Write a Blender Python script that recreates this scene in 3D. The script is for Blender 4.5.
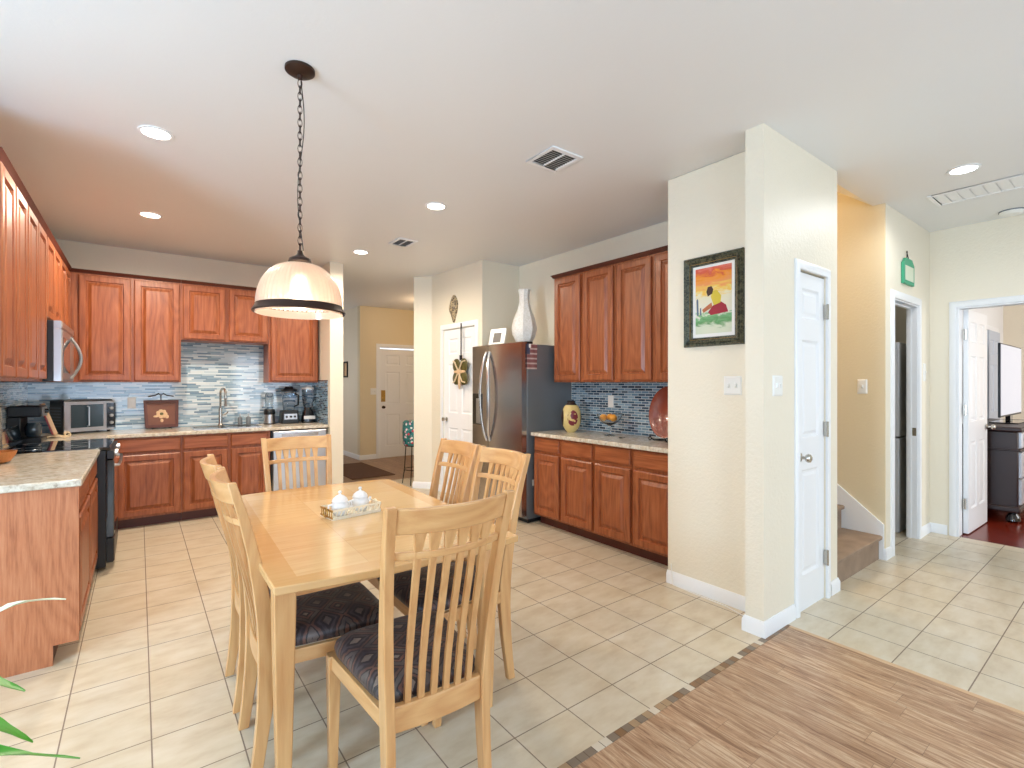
import bpy, bmesh, math, random
from mathutils import Vector, Matrix
random.seed(7)
PI = math.pi
SC = bpy.context.scene
COL = SC.collection
for o in list(bpy.data.objects): bpy.data.objects.remove(o, do_unlink=True)

# ------------------------------------------------------------------ camera, world, light, exposure
cam_d = bpy.data.cameras.new('camera'); cam = bpy.data.objects.new('camera', cam_d); COL.objects.link(cam)
cam_d.sensor_width = 36.0; cam_d.lens = 491.6 / 1024 * 36.0; cam_d.clip_start = 0.05
cam.location = (0, 0, 1.355)
cam.rotation_euler = (math.radians(90), 0, -math.atan(373 / 491.6))
SC.camera = cam
H = 2.75

w = bpy.data.worlds.new('sky'); SC.world = w; w.use_nodes = True
w.node_tree.nodes['Background'].inputs[0].default_value = (0.75, 0.86, 1.0, 1)
w.node_tree.nodes['Background'].inputs[1].default_value = 1.5

def lamp(name, kind, loc, energy, color, size=None, sy=None, target=None, spread=None, blend=None):
    d = bpy.data.lights.new(name, kind); o = bpy.data.objects.new(name, d); COL.objects.link(o)
    d.energy = energy; d.color = color
    if kind == 'AREA':
        d.size = size
        if sy: d.shape = 'RECTANGLE'; d.size_y = sy
        if spread: d.spread = math.radians(spread)
    else:
        d.shadow_soft_size = size or 0.05
        if kind == 'SPOT': d.spot_size = math.radians(spread or 120); d.spot_blend = blend if blend is not None else 0.6
    o.location = loc
    if target is not None:
        o.rotation_euler = (Vector(target) - Vector(loc)).to_track_quat('-Z', 'Y').to_euler()
    return o
DAY = (0.53, 0.75, 1.0); WARM = (1.0, 0.87, 0.70); NEUT = (0.92, 0.96, 1.0)
# daylight entering by the windows of the breakfast nook (left, out of view) and of the living room (behind)
lamp('nook_window_light', 'AREA', (-2.52, 1.15, 1.35), 50, DAY, 0.9, 1.5, (-1.0, 1.75, 1.45))
lamp('nook_ceiling_fill', 'AREA', (-2.50, 1.15, 0.75), 23, (0.45, 0.71, 1.0), 0.9, 0.5, (-1.2, 1.6, 2.3))  # added upward area lamp, stands in for ground bounce to brighten the ceiling
lamp('rear_window_light', 'AREA', (-0.4, -2.92, 1.35), 32, DAY, 2.2, 1.6, (-0.2, 0, 1.3))
lamp('living_window_light', 'AREA', (3.4, -2.92, 1.35), 28, (0.64, 0.80, 1.0), 2.4, 1.6, (3.0, 0, 1.3))
lamp('bedroom_window_light', 'AREA', (7.6, -1.9, 1.5), 42, (0.95, 0.97, 1.0), 2.0, 1.6, (7.9, 1.2, 1.3))
lamp('foyer_side_wall_fill', 'AREA', (1.4, 9.2, 1.5), 7, (0.9, 0.93, 1.0), 1.0, 1.2, (3.1, 9.2, 1.4))  # added lamp with no window behind it, brightens the foyer side wall
vs = SC.view_settings
vs.view_transform = 'Standard'; vs.look = 'None'; vs.gamma = 1.0; vs.use_curve_mapping = False
vs.exposure = 0.76

# ------------------------------------------------------------------ colour + materials
def lin(r, g, b):
    f = lambda c: (c / 255 / 12.92) if c / 255 <= 0.04045 else ((c / 255 + 0.055) / 1.055) ** 2.4
    return (f(r), f(g), f(b), 1.0)
MATS = {}
def newmat(name):
    m = bpy.data.materials.new(name); m.use_nodes = True; MATS[name] = m
    nt = m.node_tree; return m, nt, nt.nodes['Principled BSDF']
def node(nt, t, **kw):
    n = nt.nodes.new(t)
    for k, v in kw.items(): setattr(n, k, v)
    return n
def setin(nt, n, i, v):
    if hasattr(v, 'is_linked') or isinstance(v, bpy.types.NodeSocket): nt.links.new(v, n.inputs[i])
    else: n.inputs[i].default_value = v
def mth(nt, op, a, b=None, c=None):
    n = node(nt, 'ShaderNodeMath', operation=op)
    setin(nt, n, 0, a)
    if b is not None: setin(nt, n, 1, b)
    if c is not None: setin(nt, n, 2, c)
    return n.outputs[0]
def mix(nt, f, a, b, mode='MIX'):
    n = node(nt, 'ShaderNodeMix', data_type='RGBA', blend_type=mode)
    setin(nt, n, 0, f); setin(nt, n, 6, a); setin(nt, n, 7, b)
    return n.outputs[2]
def ramp(nt, f, stops, const=False):
    n = node(nt, 'ShaderNodeValToRGB'); cr = n.color_ramp
    if const: cr.interpolation = 'CONSTANT'
    while len(cr.elements) < len(stops): cr.elements.new(0.5)
    for e, (p, c) in zip(cr.elements, stops): e.position = p; e.color = c
    setin(nt, n, 0, f); return n.outputs[0]
def objco(nt): return node(nt, 'ShaderNodeTexCoord').outputs['Object']
def worldco(nt): return node(nt, 'ShaderNodeNewGeometry').outputs['Position']
def sep(nt, v):
    n = node(nt, 'ShaderNodeSeparateXYZ'); setin(nt, n, 0, v); return n.outputs
def scaled(nt, v, s, loc=(0, 0, 0)):
    n = node(nt, 'ShaderNodeMapping'); setin(nt, n, 'Vector', v) if False else nt.links.new(v, n.inputs[0])
    n.inputs['Scale'].default_value = s; n.inputs['Location'].default_value = loc; return n.outputs[0]
def noise(nt, v, scale, detail=3.0, rough=0.5, dist=0.0):
    n = node(nt, 'ShaderNodeTexNoise'); nt.links.new(v, n.inputs['Vector'])
    n.inputs['Scale'].default_value = scale; n.inputs['Detail'].default_value = detail
    n.inputs['Roughness'].default_value = rough; n.inputs['Distortion'].default_value = dist
    return n.outputs[0]
def bump(nt, bsdf, h, strength=0.2, dist=0.01):
    n = node(nt, 'ShaderNodeBump'); n.inputs['Strength'].default_value = strength; n.inputs['Distance'].default_value = dist
    nt.links.new(h, n.inputs['Height']); nt.links.new(n.outputs[0], bsdf.inputs['Normal'])
def cells(nt, u, v, w, h, gap, offs=0.5, rnd=False, u0=0.0, v0=0.0):
    """running-bond grid: returns random per cell, second random, grout mask (1 in joint)"""
    vv = mth(nt, 'DIVIDE', mth(nt, 'SUBTRACT', v, v0), h); row = mth(nt, 'FLOOR', vv)
    if rnd:
        wn = node(nt, 'ShaderNodeTexWhiteNoise', noise_dimensions='1D'); setin(nt, wn, 'W', row); sh = wn.outputs[0]
    else: sh = mth(nt, 'MULTIPLY', mth(nt, 'MODULO', mth(nt, 'ABSOLUTE', row), 2.0), offs)
    uu = mth(nt, 'ADD', mth(nt, 'DIVIDE', mth(nt, 'SUBTRACT', u, u0), w), sh); cell = mth(nt, 'FLOOR', uu)
    cmb = node(nt, 'ShaderNodeCombineXYZ'); setin(nt, cmb, 0, cell); setin(nt, cmb, 1, row)
    wn = node(nt, 'ShaderNodeTexWhiteNoise', noise_dimensions='2D'); nt.links.new(cmb.outputs[0], wn.inputs[0])
    fu = mth(nt, 'FRACT', uu); fv = mth(nt, 'FRACT', vv)
    du = mth(nt, 'MULTIPLY', mth(nt, 'MINIMUM', fu, mth(nt, 'SUBTRACT', 1.0, fu)), w)
    dv = mth(nt, 'MULTIPLY', mth(nt, 'MINIMUM', fv, mth(nt, 'SUBTRACT', 1.0, fv)), h)
    m = mth(nt, 'LESS_THAN', mth(nt, 'MINIMUM', du, dv), gap / 2)
    return wn.outputs[0], wn.outputs[1], m
def plain(name, c, rough=0.5, metal=0.0, spec=0.5, coat=0.0, bumpy=None, var=0.0, trans=0.0, emit=None, sheen=0.0):
    m, nt, b = newmat(name)
    b.inputs['Base Color'].default_value = c; b.inputs['Roughness'].default_value = rough
    b.inputs['Metallic'].default_value = metal; b.inputs['Specular IOR Level'].default_value = spec
    b.inputs['Coat Weight'].default_value = coat; b.inputs['Transmission Weight'].default_value = trans
    oc = objco(nt)
    if var:
        n = noise(nt, oc, 6.0, 3.0)
        nt.links.new(mix(nt, n, tuple(x * (1 - var) for x in c[:3]) + (1,), tuple(min(1, x * (1 + var)) for x in c[:3]) + (1,)), b.inputs['Base Color'])
    if bumpy: bump(nt, b, noise(nt, oc, bumpy[0], 2.0), bumpy[1], 0.005)
    if emit: b.inputs['Emission Color'].default_value = emit[0]; b.inputs['Emission Strength'].default_value = emit[1]
    return m
def wall_paint(name, c, s=0.25):
    m, nt, b = newmat(name); p = worldco(nt)
    n = noise(nt, p, 1.3, 2.0)
    nt.links.new(mix(nt, n, tuple(x * 0.97 for x in c[:3]) + (1,), c), b.inputs['Base Color'])
    b.inputs['Roughness'].default_value = 0.42; b.inputs['Specular IOR Level'].default_value = 0.35
    bump(nt, b, noise(nt, p, 55.0, 3.0, 0.6), s, 0.012); return m
wall_paint('wall_cream', lin(239, 229, 208)); wall_paint('ceiling_white', lin(234, 233, 231), 0.06)
wall_paint('wall_tan', lin(230, 214, 180), 0.2)
plain('trim_white', lin(240, 240, 240), 0.35); plain('plate_white', lin(238, 236, 230), 0.3)
def wood(name, ax, dark, mid, light, rough=0.38, scale=1.0, coat=0.1, contrast=1.0):
    m, nt, b = newmat(name); oc = objco(nt)
    s = [26 * scale] * 3; s[ax] = 1.6 * scale
    rnd = node(nt, 'ShaderNodeObjectInfo').outputs['Random']
    off = node(nt, 'ShaderNodeVectorMath', operation='ADD'); nt.links.new(oc, off.inputs[0])
    cmb = node(nt, 'ShaderNodeCombineXYZ')
    for i in range(3): setin(nt, cmb, i, mth(nt, 'MULTIPLY', rnd, 7.0))
    nt.links.new(cmb.outputs[0], off.inputs[1])
    v = scaled(nt, off.outputs[0], tuple(s))
    big = [3.0] * 3; big[ax] = 0.5
    n0 = noise(nt, scaled(nt, off.outputs[0], tuple(big)), 1.6, 1.0)
    rings = mth(nt, 'FRACT', mth(nt, 'MULTIPLY', n0, 13.0))
    rings = mth(nt, 'MULTIPLY', mth(nt, 'ABSOLUTE', mth(nt, 'SUBTRACT', rings, 0.5)), 2.0)
    n1 = noise(nt, v, 2.0, 5.0, 0.65)
    f = mth(nt, 'ADD', mth(nt, 'MULTIPLY', n1, 0.80 * contrast), mth(nt, 'MULTIPLY', rings, 0.16))
    nt.links.new(ramp(nt, f, [(0.2, dark), (0.48, mid), (0.78, light)]), b.inputs['Base Color'])
    b.inputs['Roughness'].default_value = rough; b.inputs['Coat Weight'].default_value = coat; b.inputs['Coat Roughness'].default_value = 0.18
    bump(nt, b, n1, 0.08, 0.004); return m
D_, M_, L_ = lin(112, 54, 26), lin(154, 84, 46), lin(182, 110, 68)
for nm, ax in (('oak_z', 2), ('oak_x', 0), ('oak_y', 1)): wood(nm, ax, D_, M_, L_, 0.38)
wood('oak_end', 2, lin(146, 80, 48), lin(186, 116, 76), lin(204, 138, 98), 0.4, 2.2)
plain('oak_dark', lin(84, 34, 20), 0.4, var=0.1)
for nm, ax in (('maple_z', 2), ('maple_x', 0), ('maple_y', 1)):
    wood(nm, ax, lin(198, 142, 88), lin(217, 168, 112), lin(229, 188, 138), 0.3, 0.7, 0.35, 0.8)
# floor tile
def tile(name, x0, y0, p=0.2768):
    m, nt, b = newmat(name); P = worldco(nt); s = sep(nt, P)
    r, r2, mk = cells(nt, s[0], s[1], p, p, 0.005, 0.0, False, x0, y0)
    n = noise(nt, scaled(nt, P, (1, 2.2, 1)), 5.0, 5.0, 0.6)
    base = ramp(nt, n, [(0.3, lin(200, 182, 154)), (0.5, lin(214, 200, 175)), (0.7, lin(222, 211, 191))])
    base = mix(nt, mth(nt, 'MULTIPLY', r, 0.25), base, lin(206, 184, 146))
    nt.links.new(mix(nt, mk, base, lin(140, 122, 104)), b.inputs['Base Color'])
    nt.links.new(mth(nt, 'ADD', 0.30, mth(nt, 'MULTIPLY', mk, 0.5)), b.inputs['Roughness'])
    bump(nt, b, mth(nt, 'SUBTRACT', mth(nt, 'MULTIPLY', n, 0.2), mk), 0.35, 0.004); return m
tile('tile_kitchen', 0.038, 1.492); tile('tile_hall', 3.42, 1.065)
def planks(name, pw, pl, ca, cb, cc, rough):
    m, nt, b = newmat(name); P = worldco(nt); s = sep(nt, P)
    r, r2, mk = cells(nt, s[1], s[0], pl, pw, 0.0015, rnd=True)
    cmb = node(nt, 'ShaderNodeCombineXYZ'); setin(nt, cmb, 2, mth(nt, 'MULTIPLY', r, 20.0))
    v = node(nt, 'ShaderNodeVectorMath', operation='ADD'); nt.links.new(P, v.inputs[0]); nt.links.new(cmb.outputs[0], v.inputs[1])
    n = noise(nt, scaled(nt, v.outputs[0], (30, 2.2, 1)), 1.3, 7.0, 0.75, 1.4)
    base = ramp(nt, n, [(0.36, ca), (0.5, cb), (0.62, cc)])
    base = mix(nt, mth(nt, 'MULTIPLY', r, 0.28), base, ca)
    nt.links.new(mix(nt, mth(nt, 'MULTIPLY', mk, 0.6), base, lin(70, 45, 30)), b.inputs['Base Color'])
    b.inputs['Roughness'].default_value = rough; bump(nt, b, n, 0.08, 0.003); return m
planks('laminate', 0.095, 0.9, lin(132, 94, 66), lin(186, 148, 114), lin(214, 186, 154), 0.34)
planks('cherry_floor', 0.09, 0.9, lin(84, 22, 12), lin(120, 36, 20), lin(146, 54, 30), 0.2)
planks('foyer_boards', 0.15, 0.9, lin(118, 84, 56), lin(150, 112, 78), lin(172, 134, 98), 0.35)
def mosaic(name, axis, w, h, stops, gc, gap=0.003):
    m, nt, b = newmat(name); P = worldco(nt); s = sep(nt, P)
    r, r2, mk = cells(nt, s[axis], s[2], w, h, gap, rnd=(w > 0.1), offs=0.5)
    base = ramp(nt, r, stops)
    nt.links.new(mix(nt, mk, base, gc), b.inputs['Base Color'])
    nt.links.new(mth(nt, 'ADD', 0.08, mth(nt, 'MULTIPLY', mk, 0.6)), b.inputs['Roughness'])
    b.inputs['Coat Weight'].default_value = 0.5
    bump(nt, b, mth(nt, 'SUBTRACT', mth(nt, 'MULTIPLY', r, 0.3), mk), 0.5, 0.003)
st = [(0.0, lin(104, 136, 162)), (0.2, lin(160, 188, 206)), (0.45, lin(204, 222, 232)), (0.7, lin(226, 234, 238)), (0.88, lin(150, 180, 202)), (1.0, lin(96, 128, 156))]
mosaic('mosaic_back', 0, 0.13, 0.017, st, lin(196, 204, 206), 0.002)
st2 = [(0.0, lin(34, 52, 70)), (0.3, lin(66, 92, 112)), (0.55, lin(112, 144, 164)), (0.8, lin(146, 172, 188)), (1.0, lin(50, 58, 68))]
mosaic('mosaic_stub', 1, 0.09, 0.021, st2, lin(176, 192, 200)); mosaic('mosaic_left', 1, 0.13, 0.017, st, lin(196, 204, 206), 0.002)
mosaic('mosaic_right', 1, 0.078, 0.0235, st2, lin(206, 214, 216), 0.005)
def border(name):
    m, nt, b = newmat(name); s = sep(nt, worldco(nt))
    r, r2, mk = cells(nt, s[0], s[1], 0.042, 0.5, 0.003, 0.0, False, 0, 1.0)
    base = ramp(nt, r, [(0, lin(132, 98, 66)), (0.3, lin(170, 140, 106)), (0.55, lin(130, 114, 96)), (0.82, lin(212, 198, 176))], True)
    nt.links.new(mix(nt, mk, base, lin(92, 72, 56)), b.inputs['Base Color']); b.inputs['Roughness'].default_value = 0.4
border('border_mosaic')
def granite(name):
    m, nt, b = newmat(name); P = worldco(nt)
    n = noise(nt, P, 30.0, 6.0, 0.7); n2 = noise(nt, scaled(nt, P, (1, 4, 1)), 7.0, 4.0, 0.6)
    base = ramp(nt, n, [(0.30, lin(150, 134, 118)), (0.45, lin(206, 196, 178)), (0.62, lin(228, 222, 208))])
    base = mix(nt, ramp(nt, n2, [(0.45, (0, 0, 0, 1)), (0.65, (0.5, 0.5, 0.5, 1))]), base, lin(204, 180, 148))
    nt.links.new(base, b.inputs['Base Color']); b.inputs['Roughness'].default_value = 0.16
granite('granite')
def fabric():
    m, nt, b = newmat('seat_fabric'); oc = objco(nt); s = sep(nt, oc)
    def tri(x, p): return mth(nt, 'ABSOLUTE', mth(nt, 'SUBTRACT', mth(nt, 'FRACT', mth(nt, 'DIVIDE', x, p)), 0.5))
    n = noise(nt, oc, 60.0, 2.0)
    d = mth(nt, 'ADD', mth(nt, 'ADD', tri(s[0], 0.15), tri(s[1], 0.12)), mth(nt, 'MULTIPLY', n, 0.10))
    step = mth(nt, 'DIVIDE', mth(nt, 'FLOOR', mth(nt, 'MULTIPLY', d, 22.0)), 22.0)
    c = ramp(nt, step, [(0.0, lin(140, 126, 114)), (0.10, lin(50, 38, 36)), (0.18, lin(116, 78, 66)), (0.27, lin(42, 34, 36)), (0.36, lin(98, 86, 80)), (0.46, lin(38, 30, 30)), (0.54, lin(104, 72, 60)), (0.63, lin(44, 34, 36)), (0.72, lin(74, 64, 66)), (0.81, lin(40, 30, 30)), (0.9, lin(124, 106, 94))], True)
    c = mix(nt, ramp(nt, noise(nt, oc, 14.0, 3.0), [(0.35, (0, 0, 0, 1)), (0.7, (0.8, 0.8, 0.8, 1))]), c, lin(34, 28, 32))
    nt.links.new(c, b.inputs['Base Color']); b.inputs['Roughness'].default_value = 0.45
    b.inputs['Sheen Weight'].default_value = 0.05; bump(nt, b, n, 0.15, 0.003)
fabric()
def steel(name, c, ax, rough=0.3):
    m, nt, b = newmat(name); s = [2.0] * 3; s[ax] = 160.0
    n = noise(nt, scaled(nt, objco(nt), tuple(s)), 3.0, 3.0)
    b.inputs['Base Color'].default_value = c; b.inputs['Metallic'].default_value = 1.0
    nt.links.new(mth(nt, 'ADD', rough - 0.06, mth(nt, 'MULTIPLY', n, 0.12)), b.inputs['Roughness'])
steel('steel', lin(190, 190, 192), 2); steel('fridge_steel', lin(176, 168, 164), 1, 0.2); steel('bright_steel', lin(226, 228, 230), 2, 0.2); steel('brushed_nickel', lin(190, 186, 178), 2, 0.25)
plain('fridge_side', lin(122, 126, 130), 0.35, 0.3, bumpy=(120, 0.1)); plain('black_gloss', lin(14, 15, 18), 0.06, coat=0.6)
plain('black_satin', lin(22, 24, 28), 0.35); plain('dark_gap', lin(20, 14, 12), 0.8); plain('bronze', lin(62, 44, 36), 0.4, 0.6)
plain('iron', lin(28, 24, 24), 0.5, 0.5); plain('cream_wire', lin(222, 200, 164), 0.4, 0.1); plain('gold_basket', lin(238, 228, 204), 0.4)
plain('porcelain', lin(246, 246, 246), 0.12, coat=0.5); plain('brass', lin(186, 150, 84), 0.3, 0.9)
plain('stair_carpet', lin(158, 134, 112), 0.95, bumpy=(260, 0.9), var=0.45); plain('orange_peel', lin(255, 168, 30), 0.4, bumpy=(90, 0.2))
plain('red_ceramic', lin(132, 56, 36), 0.25, coat=0.4, var=0.15); plain('blue_ceramic', lin(44, 84, 150), 0.2)
plain('green_paint', lin(60, 160, 120), 0.5, var=0.15); plain('leaf_green', lin(70, 150, 40), 0.35, var=0.35); plain('leaf_pale', lin(214, 222, 196), 0.4)
plain('leaf_vase_green', lin(84, 76, 30), 0.5); plain('terracotta', lin(150, 90, 62), 0.7, var=0.1); plain('soil', lin(50, 36, 26), 0.9, bumpy=(60, 0.8))
plain('red_board', lin(120, 28, 34), 0.4); plain('light_wood', lin(214, 178, 138), 0.5, var=0.1); plain('basket_wood', lin(188, 118, 62), 0.6, bumpy=(80, 0.6))
plain('dresser_wood', lin(50, 32, 30), 0.4, coat=0.05, var=0.3); plain('drawer_glare', lin(190, 190, 196), 0.3, 0.3)  # drawer glare put into the colour as pale silver on a dark dresser
plain('lens_glow', (1, 1, 1, 1), 0.5, emit=((1, 0.93, 0.82, 1), 9.0)); plain('lens_cool', (1, 1, 1, 1), 0.5, emit=((1, 0.98, 0.95, 1), 9.0))
plain('bulb_glow', (1, 1, 1, 1), 0.5, emit=((1, 0.82, 0.6, 1), 5.0)); plain('rug_brown', lin(92, 62, 44), 0.95, bumpy=(150, 0.6), var=0.2)
plain('screen_reflection_glow', lin(30, 32, 36), 0.08, emit=((0.85, 0.87, 1.0, 1), 0.4)); plain('grey_door', lin(186, 194, 206), 0.4)  # faint screen emission stands in for the bright window mirrored in it
plain('vent_grey', lin(170, 168, 164), 0.5); plain('plaque_brown', lin(112, 62, 40), 0.4, var=0.3); plain('vent_dark', lin(58, 58, 56), 0.8); plain('rubber', lin(20, 20, 20), 0.8); plain('dark_window', lin(46, 60, 68), 0.08, coat=0.5)
plain('appliance_white', lin(212, 214, 216), 0.3); plain('soap_grey', lin(120, 126, 132), 0.2); plain('photo_dark', lin(70, 60, 56), 0.4)
def glass(name, c, rough=0.02, alpha=None):
    m, nt, b = newmat(name); b.inputs['Base Color'].default_value = c; b.inputs['Roughness'].default_value = rough
    b.inputs['Transmission Weight'].default_value = 1.0; b.inputs['IOR'].default_value = 1.45; return m
glass('clear_glass', (0.93, 0.97, 1.0, 1)); glass('smoke_glass', (0.75, 0.82, 0.88, 1))
def shade_glass():
    m, nt, b = newmat('ribbed_glass')
    b.inputs['Base Color'].default_value = lin(232, 214, 200); b.inputs['Roughness'].default_value = 0.28
    b.inputs['Transmission Weight'].default_value = 0.8; b.inputs['IOR'].default_value = 1.3
    b.inputs['Subsurface Weight'].default_value = 0.0
    b.inputs['Emission Color'].default_value = lin(255, 220, 186); b.inputs['Emission Strength'].default_value = 0.06
    b.inputs['Coat Weight'].default_value = 0.4
shade_glass()
def floral(name, bg, cols, sc):
    m, nt, b = newmat(name); oc = objco(nt)
    v = node(nt, 'ShaderNodeTexVoronoi'); nt.links.new(oc, v.inputs['Vector']); v.inputs['Scale'].default_value = sc
    dist = mth(nt, 'LESS_THAN', v.outputs['Distance'], 0.42)
    rn = sep(nt, v.outputs['Color'])[0]
    c = ramp(nt, rn, [(i / len(cols), q) for i, q in enumerate(cols)], True)
    nt.links.new(mix(nt, dist, bg, c), b.inputs['Base Color']); b.inputs['Roughness'].default_value = 0.5
floral('floral_cloth', lin(40, 120, 120), [lin(230, 230, 225), lin(200, 50, 70), lin(40, 90, 80), lin(235, 180, 190), lin(20, 60, 80)], 26)
def swirl(name, a, bb):
    m, nt, b = newmat(name); n = noise(nt, objco(nt), 40, 3, 0.6, 1.5)
    nt.links.new(ramp(nt, n, [(0.42, a), (0.55, bb)]), b.inputs['Base Color']); b.inputs['Roughness'].default_value = 0.4
swirl('mask_carving', lin(50, 40, 30), lin(186, 166, 130)); swirl('white_mottled', lin(226, 224, 216), lin(240, 239, 234))
swirl('frame_carved', lin(34, 40, 32), lin(92, 92, 72))

# ------------------------------------------------------------------ mesh builder
class MB:
    def __init__(s, T=None): s.bm = bmesh.new(); s.T = T or (lambda p: p)
    def v(s, p): return s.bm.verts.new(Vector(s.T(Vector(p))))
    def f(s, vs):
        try: return s.bm.faces.new(vs)
        except ValueError: return None
    def box(s, x0, x1, y0, y1, z0, z1, M=None):
        ps = [(x, y, z) for z in (z0, z1) for x, y in ((x0, y0), (x1, y0), (x1, y1), (x0, y1))]
        if M is not None: ps = [M @ Vector(p) for p in ps]
        a = [s.v(p) for p in ps]
        for q in ((0, 3, 2, 1), (4, 5, 6, 7), (0, 1, 5, 4), (1, 2, 6, 5), (2, 3, 7, 6), (3, 0, 4, 7)): s.f([a[i] for i in q])
        return s
    def loft(s, rings, cap0=True, cap1=True, closed=True):
        R = [[s.v(p) for p in r] for r in rings]; n = len(R[0])
        for a, b in zip(R, R[1:]):
            for i in range(n if closed else n - 1):
                j = (i + 1) % n; s.f([a[i], a[j], b[j], b[i]])
        if cap0: s.f(R[0][::-1])
        if cap1: s.f(R[-1])
        return s
    def lathe(s, prof, c=(0, 0, 0), seg=32, axis='Z', cap=True, rib=0.0, nr=0, sq=None):
        rings = []
        for r, h in prof:
            ring = []
            for i in range(seg):
                t = 2 * PI * i / seg; rr = r * (1 + (rib * math.cos(nr * t) if nr else 0))
                if sq: rr *= 1 + sq * math.cos(4 * t) * -1
                x, y = rr * math.cos(t), rr * math.sin(t)
                p = {'Z': (x, y, h), 'X': (h, x, y), 'Y': (x, h, y)}[axis]
                ring.append((c[0] + p[0], c[1] + p[1], c[2] + p[2]))
            rings.append(ring)
        return s.loft(rings, cap, cap)
    def tube(s, pts, r, seg=8, cap=True):
        pts = [Vector(p) for p in pts]; rings = []; up = None
        for i, p in enumerate(pts):
            d = (pts[min(i + 1, len(pts) - 1)] - pts[max(i - 1, 0)]).normalized()
            if up is None: up = Vector((0, 0, 1)) if abs(d.z) < 0.9 else Vector((1, 0, 0))
            a = d.cross(up).normalized(); b = a.cross(d).normalized(); up = b
            rr = r[i] if isinstance(r, (list, tuple)) else r
            rings.append([p + a * rr * math.cos(2 * PI * k / seg) + b * rr * math.sin(2 * PI * k / seg) for k in range(seg)])
        return s.loft(rings, cap, cap)
    def torus(s, c, R, r, rot=None, seg=20, sg=8, ex=1.0, ey=1.0):
        rot = rot or Matrix.Identity(3); g = []
        for i in range(seg):
            t = 2 * PI * i / seg; ring = []
            for k in range(sg):
                q = 2 * PI * k / sg
                p = Vector(((R + r * math.cos(q)) * math.cos(t) * ex, (R + r * math.cos(q)) * math.sin(t) * ey, r * math.sin(q)))
                ring.append(s.v(Vector(c) + rot @ p))
            g.append(ring)
        for i in range(seg):
            for k in range(sg):
                s.f([g[i][k], g[(i + 1) % seg][k], g[(i + 1) % seg][(k + 1) % sg], g[i][(k + 1) % sg]])
        return s
    def prism(s, poly, a, b, plane='XY'):
        def P(p, h): return {'XY': (p[0], p[1], h), 'XZ': (p[0], h, p[1]), 'YZ': (h, p[0], p[1])}[plane]
        return s.loft([[P(p, a) for p in poly], [P(p, b) for p in poly]])
    def ell(s, c, rx, ry, rz, su=16, sv=10, M=None):
        rings = []
        for j in range(1, sv):
            t = PI * j / sv - PI / 2
            ring = []
            for i in range(su):
                a = 2 * PI * i / su; p = Vector((rx * math.cos(t) * math.cos(a), ry * math.cos(t) * math.sin(a), rz * math.sin(t)))
                if M is not None: p = M @ p
                ring.append(Vector(c) + p)
            rings.append(ring)
        return s.loft(rings)
    def build(s, name, mat, parent=None, bevel=0.0, smooth=35, kind=None, label=None, loc=None, sub=0):
        bm = s.bm; bmesh.ops.remove_doubles(bm, verts=bm.verts, dist=1e-6)
        bmesh.ops.recalc_face_normals(bm, faces=bm.faces)
        for f in bm.faces: f.smooth = True
        for e in bm.edges:
            if len(e.link_faces) == 2 and e.calc_face_angle(0) > math.radians(smooth): e.smooth = False
        me = bpy.data.meshes.new(name); bm.to_mesh(me); bm.free()
        me.materials.append(MATS[mat] if isinstance(mat, str) else mat)
        o = bpy.data.objects.new(name, me); COL.objects.link(o)
        if parent is not None: o.parent = parent
        if loc: o.location = loc
        if bevel:
            b = o.modifiers.new('bevel', 'BEVEL'); b.width = bevel; b.segments = 2; b.limit_method = 'ANGLE'; b.angle_limit = math.radians(40)
        if sub:
            b = o.modifiers.new('sub', 'SUBSURF'); b.levels = sub; b.render_levels = sub
        if kind: o['kind'] = kind
        if label: o['label'] = label
        return o
def thing(name, label, cat, loc=(0, 0, 0), rz=0.0, group=None):
    o = bpy.data.objects.new(name, None); COL.objects.link(o); o.empty_display_size = 0.1
    o.location = loc; o.rotation_euler = (0, 0, rz); o['label'] = label; o['category'] = cat
    if group: o['group'] = group
    return o
def tag(o, label, cat, group=None):
    o['label'] = label; o['category'] = cat
    if group: o['group'] = group
    return o
def root_struct(name, loc=(0, 0, 0), label=None):
    o = bpy.data.objects.new(name, None); COL.objects.link(o); o.location = loc; o['kind'] = 'structure'
    if label: o['label'] = label
    return o
def struct(name, mb, mat, bevel=0.0): return mb.build(name, mat, None, bevel, kind='structure')
def dup(root, loc, rz, label, group=None):
    r = root.copy(); COL.objects.link(r); r.location = loc; r.rotation_euler = (0, 0, rz); r['label'] = label
    if group: r['group'] = group
    def rec(src, dst):
        for ch in list(src.children):
            c = ch.copy(); COL.objects.link(c); c.parent = dst; rec(ch, c)
    rec(root, r); return r
def wall_piece(a0, a1, z0, z1, holes):
    """split a wall rectangle around holes (sorted, non overlapping)"""
    out = []; x = a0
    for h0, h1, b0, b1 in holes:
        if h0 > x: out.append((x, h0, z0, z1))
        if b0 > z0: out.append((h0, h1, z0, b0))
        if b1 < z1: out.append((h0, h1, b1, z1))
        x = h1
    if x < a1: out.append((x, a1, z0, z1))
    return out
def wall_y(name, x0, x1, y0, y1, mat='wall_cream', holes=(), z1=H, z0=0.0):
    m = MB()
    for a, b, c, d in wall_piece(x0, x1, z0, z1, holes): m.box(a, b, y0, y1, c, d)
    return struct(name, m, mat)
def wall_x(name, x0, x1, y0, y1, mat='wall_cream', holes=(), z1=H, z0=0.0):
    m = MB()
    for a, b, c, d in wall_piece(y0, y1, z0, z1, holes): m.box(x0, x1, a, b, c, d)
    return struct(name, m, mat)
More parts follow.
